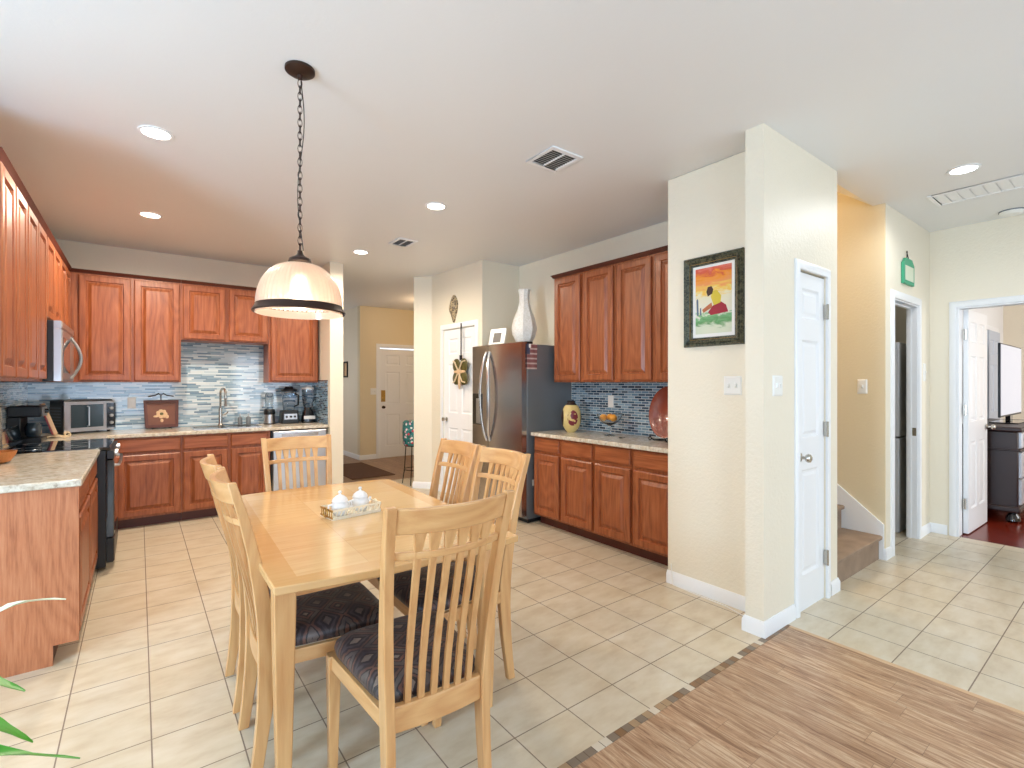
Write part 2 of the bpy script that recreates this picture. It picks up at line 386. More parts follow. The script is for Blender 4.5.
# frames: local (u width, v up, w out of the face) -> local xyz
FB = lambda p: (p[0], -p[2], p[1])      # faces -y
FR = lambda p: (-p[2], p[0], p[1])      # faces -x
FL = lambda p: (p[2], p[0], p[1])       # faces +x
def rect(u0, u1, v0, v1, w): return [(u0, v0, w), (u1, v0, w), (u1, v1, w), (u0, v1, w)]
def raised(mb, u0, u1, v0, v1, w0, t=0.024, fr=0.052):
    prof = [(0, 0), (0, t - 0.006), (0.008, t), (fr, t), (fr + 0.007, t - 0.014), (fr + 0.015, t - 0.014), (fr + 0.042, t)]
    mb.loft([rect(u0 + i, u1 - i, v0 + i, v1 - i, w0 + d) for i, d in prof])
def slab(mb, u0, u1, v0, v1, w0, t=0.02):
    prof = [(0, 0), (0, t - 0.007), (0.009, t)]
    mb.loft([rect(u0 + i, u1 - i, v0 + i, v1 - i, w0 + d) for i, d in prof])
def panel_door(mb, W, Hh, T, us, vs_, w0=0.0):
    """us: list of (u0,u1) columns; vs_: list of (v0,v1) rows; recessed raised panels on the +w and -w faces"""
    ub = sorted({0, W} | {x for a in us for x in a}); vb = sorted({0, Hh} | {x for a in vs_ for x in a})
    for sgn in (1, -1):
        wf = w0 + (T if sgn > 0 else 0)
        for i in range(len(ub) - 1):
            for j in range(len(vb) - 1):
                cell = (ub[i], ub[i + 1], vb[j], vb[j + 1])
                if (ub[i], ub[i + 1]) in us and (vb[j], vb[j + 1]) in vs_:
                    prof = [(0, 0), (0.012, -0.010), (0.024, -0.010), (0.040, -0.004)]
                    mb.loft([rect(cell[0] + q, cell[1] - q, cell[2] + q, cell[3] - q, wf + sgn * d) for q, d in prof], cap0=False)
                else: mb.f([mb.v(p) for p in rect(*cell, wf)])
    a = rect(0, W, 0, Hh, w0); b = rect(0, W, 0, Hh, w0 + T)
    for i in range(4):
        j = (i + 1) % 4
    # edge strips, subdivided like the faces
    for i in range(len(ub) - 1):
        for v in (0, Hh): mb.f([mb.v(p) for p in ((ub[i], v, w0), (ub[i + 1], v, w0), (ub[i + 1], v, w0 + T), (ub[i], v, w0 + T))])
    for j in range(len(vb) - 1):
        for u in (0, W): mb.f([mb.v(p) for p in ((u, vb[j], w0), (u, vb[j + 1], w0), (u, vb[j + 1], w0 + T), (u, vb[j], w0 + T))])
def casing(mb, u0, u1, v1, wd=0.06, w0=0.0, t=0.018, v0=0.0):
    """three sided door casing around the opening u0..u1, 0..v1 with a stepped profile"""
    prof = [(0, 0), (0, 0.7), (0.25, 1.0), (0.8, 0.8), (1.0, 0.45), (1.0, 0)]
    def ring(k):
        i, d = k; q = i * wd
        return [(u0 - q, v0, w0 + d * t), (u0 - q, v1 + q, w0 + d * t), (u1 + q, v1 + q, w0 + d * t), (u1 + q, v0, w0 + d * t)]
    R = [ring(k) for k in prof]; n = len(R)
    V = [[mb.v(p) for p in r] for r in R]
    for a in range(n):
        b = (a + 1) % n
        for i in range(3): mb.f([V[a][i], V[a][i + 1], V[b][i + 1], V[b][i]])
    for i in (0, 3): mb.f([V[a][i] for a in range(n)])

# ------------------------------------------------------------------ the room
XL, YB, XR = -0.84, 6.42, 3.60
m = MB(); m.box(-2.6, 3.65, 1.285, 6.54, -0.10, 0.0); struct('floor', m, 'tile_kitchen')
m = MB(); m.box(-2.6, 5.0, 6.54, 10.1, -0.10, 0.0); struct('floor', m, 'foyer_boards')
m = MB(); m.box(-2.6, 2.885, -3.0, 1.250, -0.10, 0.0); struct('floor', m, 'laminate')
m = MB(); m.box(2.91, 5.80, -3.0, 1.285, -0.10, 0.0); m.box(3.65, 6.5, 1.285, 3.2, -0.10, 0.0); struct('floor', m, 'tile_hall')
m = MB(); m.box(5.80, 9.5, -2.2, 1.30, -0.10, 0.001); struct('floor', m, 'cherry_floor')
m = MB(); m.box(-2.6, 2.91, 1.250, 1.285, -0.10, 0.002); struct('trim_1', m, 'border_mosaic')
m = MB(); m.box(2.885, 2.91, -3.0, 1.250, -0.10, 0.002); struct('trim_2', m, 'light_wood')
# ceiling with an opening above the stairs
m = MB(); m.box(-2.6, 9.6, -3.0, 1.36, H, H + 0.1); m.box(-2.6, 3.65, 1.36, 12.0, H, H + 0.1); m.box(4.60, 9.6, 1.36, 12.0, H, H + 0.1); m.box(3.65, 4.60, 4.70, 12.0, H, H + 0.1)
struct('ceiling', m, 'ceiling_white')
m = MB(); m.prism([(1.36, H), (4.6, H + 2.45), (4.6, H + 2.55), (1.36, H + 0.12)], 3.65, 4.60, 'YZ'); struct('ceiling', m, 'ceiling_white')
# kitchen and nook walls
wall_x('wall_left', XL - 0.14, XL, 3.20, YB)
wall_y('wall_nook', -2.6, XL, 3.20, 3.32)
wall_x('wall_far_left', -2.74, -2.6, -3.0, 3.32, holes=[(0.55, 1.75, 0.6, 2.15)])
wall_x('wall_dining_side', -2.74, -2.6, 3.32, 10.12)
wall_y('wall_behind_pantry', 3.65, 5.0, 5.86, 5.96, 'wall_tan')
wall_y('wall_rear', -2.6, 9.6, -3.12, -3.0, holes=[(-1.6, 0.8, 0.5, 2.2), (2.1, 4.7, 0.5, 2.2)])
wall_y('wall_back', XL - 0.14, 1.87, YB, YB + 0.12)
wall_x('wall_stub', 1.735, 1.885, 5.72, YB + 0.12)
# right hand alcove, closet block and pilaster
wall_x('wall_right', XR, XR + 0.05, 2.04, 4.60)
m = MB(); m.box(2.885, 3.65, 1.38, 2.04, 0, H); struct('wall_picture', m, 'wall_cream', 0.008)
CD = (3.075, 3.465, 0, 2.03)
wall_y('wall_column', 2.66, 3.65, 1.28, 1.38, holes=[CD])
# pantry: wall y=4.6, wall x~3.05, 45 degree return
m = MB(); m.prism([(3.65, 4.60), (3.07, 4.60), (3.07, 4.70), (3.65, 4.70)], 0, H); struct('wall_fridge_end', m, 'wall_cream')
PA = Vector((3.07, 4.70)); PBv = Vector((3.02, 5.70)); pd = (PBv - PA).normalized()
m = MB()
L = (PBv - PA).length
def pan(p):   # p=(u along wall from PA, v up, w towards kitchen)
    n = Vector((-1, 0)); b = PA + pd * p[0] + Vector((-pd.y, pd.x)) * p[2]
    return (b.x, b.y, p[1])
mm = MB(lambda p: pan(p))
for a, b, c, d in wall_piece(0, L, 0, H, [(0.04, 0.72, 0, 2.03)]):
    mm.loft([rect(a, b, c, d, -0.10), rect(a, b, c, d, 0.0)])
struct('wall_pantry', mm, 'wall_cream')
m = MB(); m.prism([(3.02, 5.70), (2.855, 5.88), (2.93, 5.96), (3.65, 5.96), (3.65, 5.70)], 0, H); struct('wall_corner', m, 'wall_cream')
# foyer
m = MB(); m.box(3.13, 5.2, 8.6, 8.72, 0, H) ; 
m = None
wall_y('wall_foyer', 3.13, 5.2, 8.6, 8.72, 'wall_tan', holes=[(3.50, 4.42, 0, 2.02)])
wall_x('wall_foyer_side', 3.13, 3.25, 8.72, 10.0, 'wall_cream')
wall_y('wall_dining', -2.6, 3.25, 10.0, 10.12, 'wall_cream')
wall_x('wall_foyer_right', 4.9, 5.0, 5.96, 8.6, 'wall_tan')
# stairs side, laundry, bedroom
wall_x('wall_stair', 4.58, 4.60, 1.28, 4.6, 'wall_tan', z1=5.2)
wall_x('wall_stair_left', 3.65, 3.67, 1.40, 4.6, 'wall_tan', z1=5.2)
LD = (4.765, 5.432, 0, 2.04)
wall_y('wall_laundry', 4.60, 5.91, 1.28, 1.36, holes=[LD])
wall_y('wall_laundry_far', 4.60, 6.6, 3.0, 3.1)
wall_x('wall_laundry_right', 6.5, 6.6, 1.4, 3.0)
BD = (0.25, 1.09, 0, 2.035)
wall_x('wall_bedroom', 5.79, 5.91, -3.0, 1.28, holes=[BD])
wall_y('wall_bedroom_side', 5.91, 9.6, 1.30, 1.40, 'ceiling_white')
wall_x('wall_bedroom_far', 9.45, 9.6, -2.2, 1.3, 'wall_cream')
wall_y('wall_bedroom_near', 5.91, 9.6, -2.3, -2.2, holes=[(6.6, 8.6, 0.6, 2.2)])

# baseboards
def bb(name, pts, h=0.085, t=0.014):
    """polyline of wall face points, board grows to the right hand side of the walking direction"""
    m = MB()
    n = len(pts); P = [Vector(p) for p in pts]
    offs = []
    for i in range(n):
        d1 = (P[i] - P[i - 1]).normalized() if i > 0 else (P[1] - P[0]).normalized()
        d2 = (P[i + 1] - P[i]).normalized() if i < n - 1 else d1
        n1 = Vector((d1.y, -d1.x)); n2 = Vector((d2.y, -d2.x)); k = (n1 + n2); k = k / k.dot(n1) if k.dot(n1) > 0.2 else n1
        offs.append(k)
    prof = [(0, 0), (t, 0), (t, h * 0.72), (t * 0.6, h * 0.9), (t * 0.35, h), (0, h)]
    rings = [[(P[i].x + offs[i].x * a, P[i].y + offs[i].y * a, z) for a, z in prof] for i in range(n)]
    m.loft(rings); struct(name, m, 'trim_white')
bb('baseboard_picture', [(2.885, 2.04), (2.885, 1.38)][::1])
bb('baseboard_column', [(2.72, 1.38), (2.66, 1.38), (2.66, 1.28), (3.012, 1.28)])
bb('baseboard_column_right', [(3.528, 1.28), (3.65, 1.28), (3.65, 1.40)])
bb('baseboard_pantry', [(3.0315, 5.47), (3.02, 5.70), (2.855, 5.88), (2.93, 5.96)][::-1][::-1][::-1] if False else [(2.93, 5.96), (2.855, 5.88), (3.02, 5.70), (3.031, 5.48)])
bb('baseboard_foyer', [(3.13, 9.9), (3.13, 8.6), (3.43, 8.6)])
bb('baseboard_stair', [(4.58, 1.284), (4.58, 1.28), (4.70, 1.28)])
bb('baseboard_laundry', [(5.48, 1.28), (5.79, 1.28), (5.79, 1.155)])
bb('baseboard_bedroom', [(6.0, 1.30), (9.45, 1.30)])

# doors ---------------------------------------------------------------
def knob(parent, c, axis, mat='brushed_nickel', r=0.026):
    d = {'-y': (0, -1, 0), '-x': (-1, 0, 0), '+x': (1, 0, 0)}[axis]; ax = 'Y' if 'y' in axis else 'X'; s = -1 if '-' in axis else 1
    prof = [(0.026, 0), (0.027, 0.004), (0.010, 0.008), (0.009, 0.03), (r * 0.8, 0.036), (r, 0.048), (r * 0.9, 0.058), (r * 0.5, 0.064)]
    return MB().lathe([(a, s * b) for a, b in prof], c, 20, ax).build('knob', mat, parent)
def hinges(parent, pts, sz, mat='brushed_nickel'):
    for c in pts:
        MB().box(c[0] - sz[0], c[0] + sz[0], c[1] - sz[1], c[1] + sz[1], c[2] - 0.045, c[2] + 0.045).tube([(c[0], c[1] - sz[1] - 0.004, c[2] - 0.048), (c[0], c[1] - sz[1] - 0.004, c[2] + 0.048)], 0.007).build('hinge', mat, parent)
# closet door in the column
d1 = root_struct('door_1', (CD[0], 1.28, 0), 'narrow white three panel closet door in the column')
m = MB(FB); panel_door(m, CD[1] - CD[0], 2.02, 0.035, [(0.075, 0.315)], [(0.21, 0.84), (1.03, 1.62), (1.75, 1.93)], -0.045); m.build('door_leaf', 'trim_white', d1, smooth=8)
m = MB(FB); casing(m, 0.0, 0.39, 2.03, 0.052); m.build('casing', 'trim_white', d1)
knob(d1, (0.045, 0.01, 0.92), '-y'); hinges(d1, [(0.384, -0.002, z) for z in (0.26, 1.07, 1.81)], (0.004, 0.008))
# pantry door (u along the wall)
d2 = root_struct('door_2', (0, 0, 0), 'white six panel pantry door beside the refrigerator')
T2 = lambda p: pan((p[0] + 0.04, p[1], p[2]))
m = MB(T2); panel_door(m, 0.68, 2.02, 0.035, [(0.10, 0.30), (0.38, 0.58)], [(0.21, 0.82), (1.00, 1.60), (1.72, 1.91)], -0.05); m.build('door_leaf', 'trim_white', d2, smooth=8)
m = MB(T2); casing(m, 0, 0.68, 2.03); m.build('casing', 'trim_white', d2)
q = pan((0.04 + 0.62, 0.92, 0)); knob(d2, (q[0] + 0.01, q[1], 0.92), '-x')
# front door
d3 = root_struct('door_3', (3.50, 8.6, 0), 'white six panel front door at the end of the hall')
m = MB(FB); panel_door(m, 0.92, 2.0, 0.04, [(0.12, 0.40), (0.52, 0.80)], [(0.21, 0.80), (0.98, 1.58), (1.70, 1.89)], -0.06); m.build('door_leaf', 'trim_white', d3, smooth=8)
m = MB(FB); casing(m, 0, 0.92, 2.02, 0.07); m.build('casing', 'trim_white', d3)
knob(d3, (0.07, 0.02, 0.93), '-y', 'bronze'); MB().lathe([(0.032, 0), (0.032, -0.02), (0.015, -0.03)], (0.07, 0.02, 1.08), 18, 'Y').build('deadbolt', 'brass', d3)
MB().box(0.03, 0.11, 0.012, 0.02, 1.03, 1.24).build('lock_plate', 'brass', d3)
# laundry doorway
d4 = root_struct('door_4', (LD[0], 1.28, 0), 'laundry doorway with white casing')
m = MB(FB); casing(m, 0, LD[1] - LD[0], LD[3], 0.062); m.build('casing', 'trim_white', d4)
m = MB(); W4 = LD[1] - LD[0]
m.box(W4 - 0.012, W4 - 0.001, 0, 0.08, 0, LD[3] - 0.012); m.box(0.001, 0.012, 0, 0.08, 0, LD[3] - 0.012); m.box(0.001, W4 - 0.001, 0, 0.08, LD[3] - 0.012, LD[3] - 0.001); m.box(W4 - 0.020, W4 - 0.012, 0.045, 0.07, 0, LD[3] - 0.012); m.box(0.012, W4 - 0.012, 0.045, 0.07, LD[3] - 0.024, LD[3] - 0.012)
m.build('jamb', 'trim_white', d4)
MB().box(W4 - 0.014, W4 - 0.0118, 0.008, 0.036, 0.90, 0.97).build('strike_plate', 'brushed_nickel', d4)
# bedroom doorway and open leaf
d5 = root_struct('door_5', (5.79, 0.25, 0), 'open bedroom door with white casing')
WB = BD[1] - BD[0]
m = MB(FR); casing(m, 0, WB, BD[3], 0.052); m.build('casing', 'trim_white', d5)
m = MB(); m.box(0, 0.12, WB - 0.014, WB - 0.001, 0, BD[3] - 0.014); m.box(0, 0.12, 0.001, 0.014, 0, BD[3] - 0.014); m.box(0, 0.12, 0.001, WB - 0.001, BD[3] - 0.014, BD[3] - 0.001); m.build('jamb', 'trim_white', d5)
A = math.radians(-1.5)
TL = lambda p: (0.13 + p[0] * math.cos(A) + p[2] * math.sin(A), WB - 0.018 - p[2] + p[0] * math.sin(A), p[1])
m = MB(TL); panel_door(m, 0.68, 2.01, 0.035, [(0.09, 0.29), (0.38, 0.58)], [(0.21, 0.82), (1.00, 1.60), (1.72, 1.91)], 0.0)
lf = m.build('door_leaf', 'trim_white', d5, smooth=8, loc=(0, 0, 0.012))
knob(lf, (0.13 + 0.62, WB - 0.075, 0.93), '-y')
hinges(d5, [(0.112, WB - 0.026, z) for z in (0.28, 1.12, 1.80)], (0.018, 0.004))
# bedroom closet door seen beyond
d6 = root_struct('door_6', (8.30, 1.30, 0), 'grey white door on the far bedroom wall')
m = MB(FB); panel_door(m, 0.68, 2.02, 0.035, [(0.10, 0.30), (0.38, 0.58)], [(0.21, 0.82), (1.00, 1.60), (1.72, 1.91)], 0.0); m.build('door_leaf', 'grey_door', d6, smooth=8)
m = MB(FB); casing(m, 0, 0.68, 2.03, 0.06, 0.0, 0.02); m.build('casing', 'trim_white', d6)

# stairs --------------------------------------------------------------
m = MB(); N = 11; poly = [(1.315, 0.0)]
for k in range(N):
    y = 1.315 + 0.255 * k; z = 0.185 * (k + 1)
    poly += [(y, z - 0.035), (y - 0.022, z - 0.028), (y - 0.024, z - 0.008), (y - 0.012, z), (y + 0.255, z)]
poly += [(1.315 + 0.255 * N, 0)]
m.prism(poly, 3.672, 4.562, 'YZ')
tag(m.build('staircase', 'stair_carpet', None, smooth=50), 'tan carpeted staircase rising behind the closet column', 'stairs')
m = MB(); m.prism([(1.285, 0.0), (1.285, 0.27), (4.1, 2.62), (4.1, 2.2), (2.0, 0.3), (1.9, 0.0)], 4.564, 4.58, 'YZ'); struct('trim_3', m, 'trim_white')
m = MB(); m.box(3.67, 4.58, 4.6, 4.7, 0, 5.3); struct('wall_stair_end', m, 'wall_tan')

# ------------------------------------------------------------------ cabinets
def cabinet(name, label, kind, F, loc, W, D, z0, z1, doors, drawers=(), gv='oak_z', gh='oak_x', group=None, toe=0.0, ends=()):
    """box with face frame, overlay doors/drawers. u runs 0..W; w=0 is carcass front"""
    t = thing(name, label, 'cabinet', loc, 0, group)
    m = MB(F); m.loft([rect(0, W, z0 + toe, z1, -D), rect(0, W, z0 + toe, z1, 0)]); m.build('body', gv, t)
    if toe:
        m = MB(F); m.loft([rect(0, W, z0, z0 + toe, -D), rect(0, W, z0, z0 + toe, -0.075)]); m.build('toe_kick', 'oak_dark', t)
    for u0, u1, v0, v1 in doors: m = MB(F); raised(m, u0, u1, v0, v1, 0.0005); m.build('door', gv, t, smooth=8)
    for u0, u1, v0, v1 in drawers: m = MB(F); slab(m, u0, u1, v0, v1, 0.0005); m.build('drawer', gh, t, smooth=8)
    return t
def crown(parent, F, W, z, ends=(0, 0)):
    m = MB(F); e0, e1 = ends
    prof = [(0.0, -0.032), (0.010, -0.030), (0.020, -0.014), (0.030, 0.0), (0, 0.0)]
    V = [[(0 - w * e0, z + v, w), (W + w * e1, z + v, w)] for w, v in prof]
    a = [m.v(q[0]) for q in V]; b = [m.v(q[1]) for q in V]; n = len(prof)
    for i in range(n): j = (i + 1) % n; m.f([a[i], a[j], b[j], b[i]])
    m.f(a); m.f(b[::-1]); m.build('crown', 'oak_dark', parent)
ZT = 2.43; ZU = 1.372; CT = 0.89
UG = 'upper oak cabinets'
# back run uppers: carcass front y=6.12
ub = 6.12; dU = YB - ub - 0.002
c = cabinet('wall_cabinet', 'tall two door red oak wall cabinet above the toaster oven', 'cabinet', FB, (-0.523, ub, 0), 0.868, dU, ZU, ZT, [(0.073, 0.458, ZU + 0.015, ZT - 0.05), (0.485, 0.856, ZU + 0.015, ZT - 0.05)], group=UG); crown(c, FB, 0.868, ZT)
c = cabinet('wall_cabinet', 'short two door oak wall cabinet above the sink faucet', 'cabinet', FB, (0.347, ub, 0), 0.824, dU, 1.81, ZT, [(0.015, 0.395, 1.825, ZT - 0.05), (0.43, 0.81, 1.825, ZT - 0.05)], group=UG); crown(c, FB, 0.824, ZT)
c = cabinet('wall_cabinet', 'single door oak wall cabinet above the three blenders', 'cabinet', FB, (1.173, ub, 0), 0.545, dU, ZU, ZT, [(0.02, 0.53, ZU + 0.015, ZT - 0.05)], group=UG); crown(c, FB, 0.545, ZT)
# left run uppers: carcass front x=-0.525
ul = -0.525; dL = 0.313
c = cabinet('wall_cabinet', 'first two door cabinet at the near end of the left wall run', 'cabinet', FL, (ul, 3.20, 0), 0.68, dL, ZU, ZT, [(0.02, 0.33, ZU + 0.015, ZT - 0.05), (0.35, 0.665, ZU + 0.015, ZT - 0.05)], group=UG, gh='oak_y'); crown(c, FL, 0.68, ZT, (1, 0))
c = cabinet('wall_cabinet', 'second two door cabinet on the left wall, next to the microwave', 'cabinet', FL, (ul, 3.882, 0), 0.726, dL, ZU, ZT, [(0.015, 0.355, ZU + 0.015, ZT - 0.05), (0.375, 0.71, ZU + 0.015, ZT - 0.05)], group=UG); crown(c, FL, 0.726, ZT)
c = cabinet('wall_cabinet', 'short cabinet directly above the microwave', 'cabinet', FL, (ul, 4.61, 0), 0.758, dL, 1.80, ZT, [(0.015, 0.37, 1.815, ZT - 0.05), (0.39, 0.745, 1.815, ZT - 0.05)], group=UG); crown(c, FL, 0.758, ZT)
c = cabinet('wall_cabinet', 'corner wall cabinet between the microwave and the back wall', 'cabinet', FL, (ul, 5.37, 0), 0.748, dL, ZU, ZT, [(0.015, 0.35, ZU + 0.015, ZT - 0.05), (0.37, 0.69, ZU + 0.015, ZT - 0.05)], group=UG); crown(c, FL, 0.748, ZT)
m = MB(FL)
# right alcove uppers
yr = [3.64, 3.245, 2.845, 2.445, 2.05]
LBR = ['wall cabinet next to the refrigerator on the right wall', 'second wall cabinet from the refrigerator on the right wall', 'third wall cabinet from the refrigerator on the right wall', 'wall cabinet partly hidden by the picture wall']
for k in range(4):
    W = yr[k] - yr[k + 1] - 0.002
    c = cabinet('wall_cabinet', LBR[k], 'cabinet', FR, (3.29, yr[k + 1], 0), W, 0.305, ZU, ZT, [(0.022, W - 0.018, ZU + 0.015, ZT - 0.05)], group=UG)
    crown(c, FR, W, ZT, (0, 1 if k == 0 else 0))
# back base units
BG = 'base oak cabinets'; fb = 5.80; dB = YB - fb - 0.002; zb = CT - 0.036
def base(label, F, loc, W, D, splits, gh, group=BG, toe=0.095):
    dr = [(a, b, 0.715, 0.838) for a, b in splits]; do = [(a, b, 0.115, 0.690) for a, b in splits]
    return cabinet('base_cabinet', label, 'cabinet', F, loc, W, D, 0, zb, do, dr, gh=gh, group=group, toe=toe)
base('oak base cabinet by the range under the floral plaque', FB, (-0.215, fb, 0), 0.548, dB, [(0.055, 0.535)], 'oak_x')
base('two door sink base cabinet under the faucet', FB, (0.335, fb, 0), 0.792, dB, [(0.012, 0.39), (0.42, 0.768)], 'oak_x')
# left base (peninsula side) : carcass front x=-0.255
lb = -0.258
t = base('peninsula base cabinet with grained end panel in the left foreground', FL, (lb, 3.235, 0), 1.355, 0.578, [(0.03, 0.66), (0.69, 1.33)], 'oak_y')
m = MB(FR)
poly = [(XL + 0.002, 0.0), (-0.33, 0.0), (-0.33, 0.095), (-0.236, 0.095), (-0.236, zb), (XL + 0.002, zb)]
poly = [(x - lb, z) for x, z in poly]
m = MB(); m.prism(poly, -0.018, -0.001, 'XZ'); m.build('end_panel', 'oak_end', t)
MB().box(-0.08 + 0.0, -0.0745, -0.001, 0.02, 0.0, 0.092).build('toe_end', 'oak_dark', t)
t = base('corner base cabinet left of the back run', FL, (lb, 5.37, 0), 0.43, 0.578, [(0.02, 0.41)], 'oak_y')
# right base units
yb_ = [3.67, 3.288, 2.88, 2.475, 2.05]
LB2 = ['base cabinet nearest the refrigerator under the yellow vase', 'second base cabinet from the refrigerator under the fruit bowl', 'third base cabinet from the refrigerator on the right wall', 'base cabinet partly hidden by the picture wall']
for k in range(4):
    W = yb_[k] - yb_[k + 1] - 0.002
    base(LB2[k], FR, (3.06, yb_[k + 1], 0), W, 0.535, [(0.018, W - 0.014)], 'oak_y')
# countertops
def counter(label, poly, name='countertop'):
    m = MB(); m.prism(poly, CT - 0.035, CT)
    return tag(m.build(name, 'granite', None, 0.006), label, 'countertop')
counter('speckled granite counter on the left peninsula beside the range', [(XL, 3.19), (-0.222, 3.19), (-0.222, 4.59), (XL, 4.59)])
counter('L shaped granite counter along the back wall with the sink', [(XL, 5.372), (-0.222, 5.372), (-0.222, 5.765), (1.733, 5.765), (1.733, YB - 0.012), (XL, YB - 0.012)])
counter('granite counter on the right run beside the refrigerator', [(3.02, 2.045), (XR - 0.012, 2.045), (XR - 0.012, 3.685), (3.02, 3.685)])
# backsplashes
m = MB(); m.box(XL, 1.733, YB - 0.010, YB - 0.0005, CT, ZU + 0.0); m.box(0.345, 1.173, YB - 0.010, YB - 0.0005, ZU, 1.83); struct('trim_4', m, 'mosaic_back')
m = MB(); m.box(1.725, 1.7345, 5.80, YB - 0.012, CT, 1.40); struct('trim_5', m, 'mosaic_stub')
m = MB(); m.box(XL + 0.0005, XL + 0.010, 3.25, YB - 0.012, CT, ZU + 0.3); struct('trim_6', m, 'mosaic_left')
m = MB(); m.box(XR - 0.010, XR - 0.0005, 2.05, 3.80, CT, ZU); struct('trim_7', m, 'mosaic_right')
m = MB(); m.box(XR - 0.012, XR - 0.0002, 3.801, 3.812, CT, ZU); struct('trim_8', m, 'trim_white')

# ------------------------------------------------------------------ appliances
# range
t = thing('range', 'black range with glass cooktop set between left counters', 'range', (XL + 0.02, 4.60, 0))
W, y1 = 0.60, 0.76
MB().box(0, 0.63, 0.004, y1 - 0.004, 0.03, 0.875).build('body', 'black_satin', t, 0.004)
MB().box(0, 0.655, 0.0, y1, 0.878, 0.898).build('cooktop', 'black_gloss', t, 0.004)
MB().box(0.0, 0.075, 0.0, y1, 0.899, 1.04).prism([(0.075, 0.92), (0.10, 0.90), (0.075, 1.03)], 0.0, y1, 'XZ').build('control_panel', 'black_gloss', t, 0.006)
m = MB(FL); slab(m, 0.01, y1 - 0.01, 0.245, 0.80, 0.632, 0.045); m.build('oven_door', 'black_gloss', t)
m = MB(FL); slab(m, 0.01, y1 - 0.01, 0.06, 0.235, 0.632, 0.045); m.build('drawer', 'black_satin', t)
MB().tube([(0.672, 0.05, 0.76), (0.70, 0.055, 0.76), (0.706, 0.2, 0.76), (0.706, 0.56, 0.76), (0.70, 0.705, 0.76), (0.672, 0.71, 0.76)], 0.010).build('handle', 'steel', t)
MB().box(0.633, 0.675, 0.004, y1 - 0.004, 0.81, 0.872).build('front_panel', 'black_satin', t, 0.004)
for yy in (0.1, 0.22, 0.54, 0.66): MB().lathe([(0.018, 0.676), (0.017, 0.692), (0.012, 0.696)], (0, yy, 0.842), 14, 'X').build('knob', 'steel', t)
for cx, cy, r in ((0.2, 0.2, 0.09), (0.2, 0.56, 0.075), (0.45, 0.2, 0.075), (0.45, 0.56, 0.1)):
    MB().torus((cx, cy, 0.8985), r, 0.0012, seg=32, sg=4).build('burner_ring', 'soap_grey', t)
# microwave
t = thing('microwave', 'over the range microwave with bowed steel handle', 'microwave', (XL + 0.005, 4.612, 1.375))
MB().box(0, 0.365, 0, 0.755, 0, 0.42).build('body', 'black_satin', t, 0.003)
m = MB(FL); slab(m, 0.0, 0.56, 0.0, 0.365, 0.366, 0.045); m.build('door', 'steel', t)
m = MB(FL); m.loft([rect(0.06, 0.46, 0.06, 0.31, 0.4105), rect(0.06, 0.46, 0.06, 0.31, 0.4125)]); m.build('window', 'black_gloss', t)
m = MB(FL); slab(m, 0.562, 0.755, 0.0, 0.365, 0.366, 0.045); m.build('control_panel', 'steel', t)
m = MB(FL); slab(m, 0.0, 0.755, 0.367, 0.42, 0.366, 0.045); m.build('vent_grille', 'steel', t)
MB().tube([(0.412 + 0.06 * math.sin(PI * k / 12), 0.52, 0.02 + 0.32 * k / 12) for k in range(13)], 0.011).build('handle', 'steel', t)
# dishwasher
t = thing('dishwasher', 'stainless dishwasher under the blenders at the right end', 'dishwasher', (1.135, fb, 0))
W = 0.585
MB().box(0.002, W, 0.0, 0.58, 0.10, zb - 0.004).build('body', 'black_satin', t)
m = MB(FB); slab(m, 0.012, W - 0.01, 0.11, 0.735, 0.001, 0.028); m.build('door', 'steel', t)
m = MB(FB); slab(m, 0.012, W - 0.01, 0.742, 0.842, 0.001, 0.03); m.build('control_panel', 'steel', t)
m = MB(FB); m.loft([rect(0.10, W - 0.10, 0.775, 0.812, 0.0305), rect(0.10, W - 0.10, 0.775, 0.812, 0.033)]); m.build('pocket_handle', 'fridge_steel', t, label='grey recessed pull')
MB().box(0.01, W - 0.005, 0.06, 0.5, 0.0, 0.099).build('toe_panel', 'black_satin', t)
# fridge
fy0, fy1 = 3.705, 4.585
t = thing('refrigerator', 'stainless french door refrigerator with water dispenser and grey side', 'refrigerator', (2.93, fy0, 0)); FW = fy1 - fy0
MB().box(0.065, 0.665, 0.0, FW, 0.04, 1.745).build('cabinet_body', 'fridge_side', t, 0.004)
MB().box(0.09, 0.60, 0.02, FW - 0.02, 0.0, 0.039).build('base_grille', 'black_satin', t)
def bowdoor(u0, u1, v0, v1):
    m = MB(FR); n = 10
    rings = []
    def ring(v, ins):
        top = []
        for k in range(n + 1):
            q = k / n; u = u0 + ins + (u1 - u0 - 2 * ins) * q
            top.append((u, v, 0.0 - ins * 0.5 + 0.012 * math.sin(PI * (u / FW)) if False else 0.010 * math.sin(PI * (u / FW)) - ins))
        return top + [(u1 - ins, v, -0.06), (u0 + ins, v, -0.06)]
    m.loft([ring(v0, 0.004), ring(v0 + 0.006, 0), ring(v1 - 0.006, 0), ring(v1, 0.004)]); return m
um = 4.265 - fy0
bowdoor(0.003, um - 0.003, 0.69, 1.765).build('right_door', 'fridge_steel', t, smooth=30)
bowdoor(um + 0.003, FW - 0.003, 0.69, 1.765).build('left_door', 'fridge_steel', t, smooth=30)
bowdoor(0.003, FW - 0.003, 0.07, 0.68).build('freezer_drawer', 'fridge_steel', t, smooth=30)
for s, uc in ((-1, um - 0.03), (1, um + 0.03)):
    MB(FR).tube([(uc + s * 0.045 * math.sin(PI * k / 14), 0.76 + 0.93 * k / 14, 0.008 + 0.055 * math.sin(PI * k / 14) ** 0.6) for k in range(15)], 0.014).build('door_handle', 'bright_steel', t)
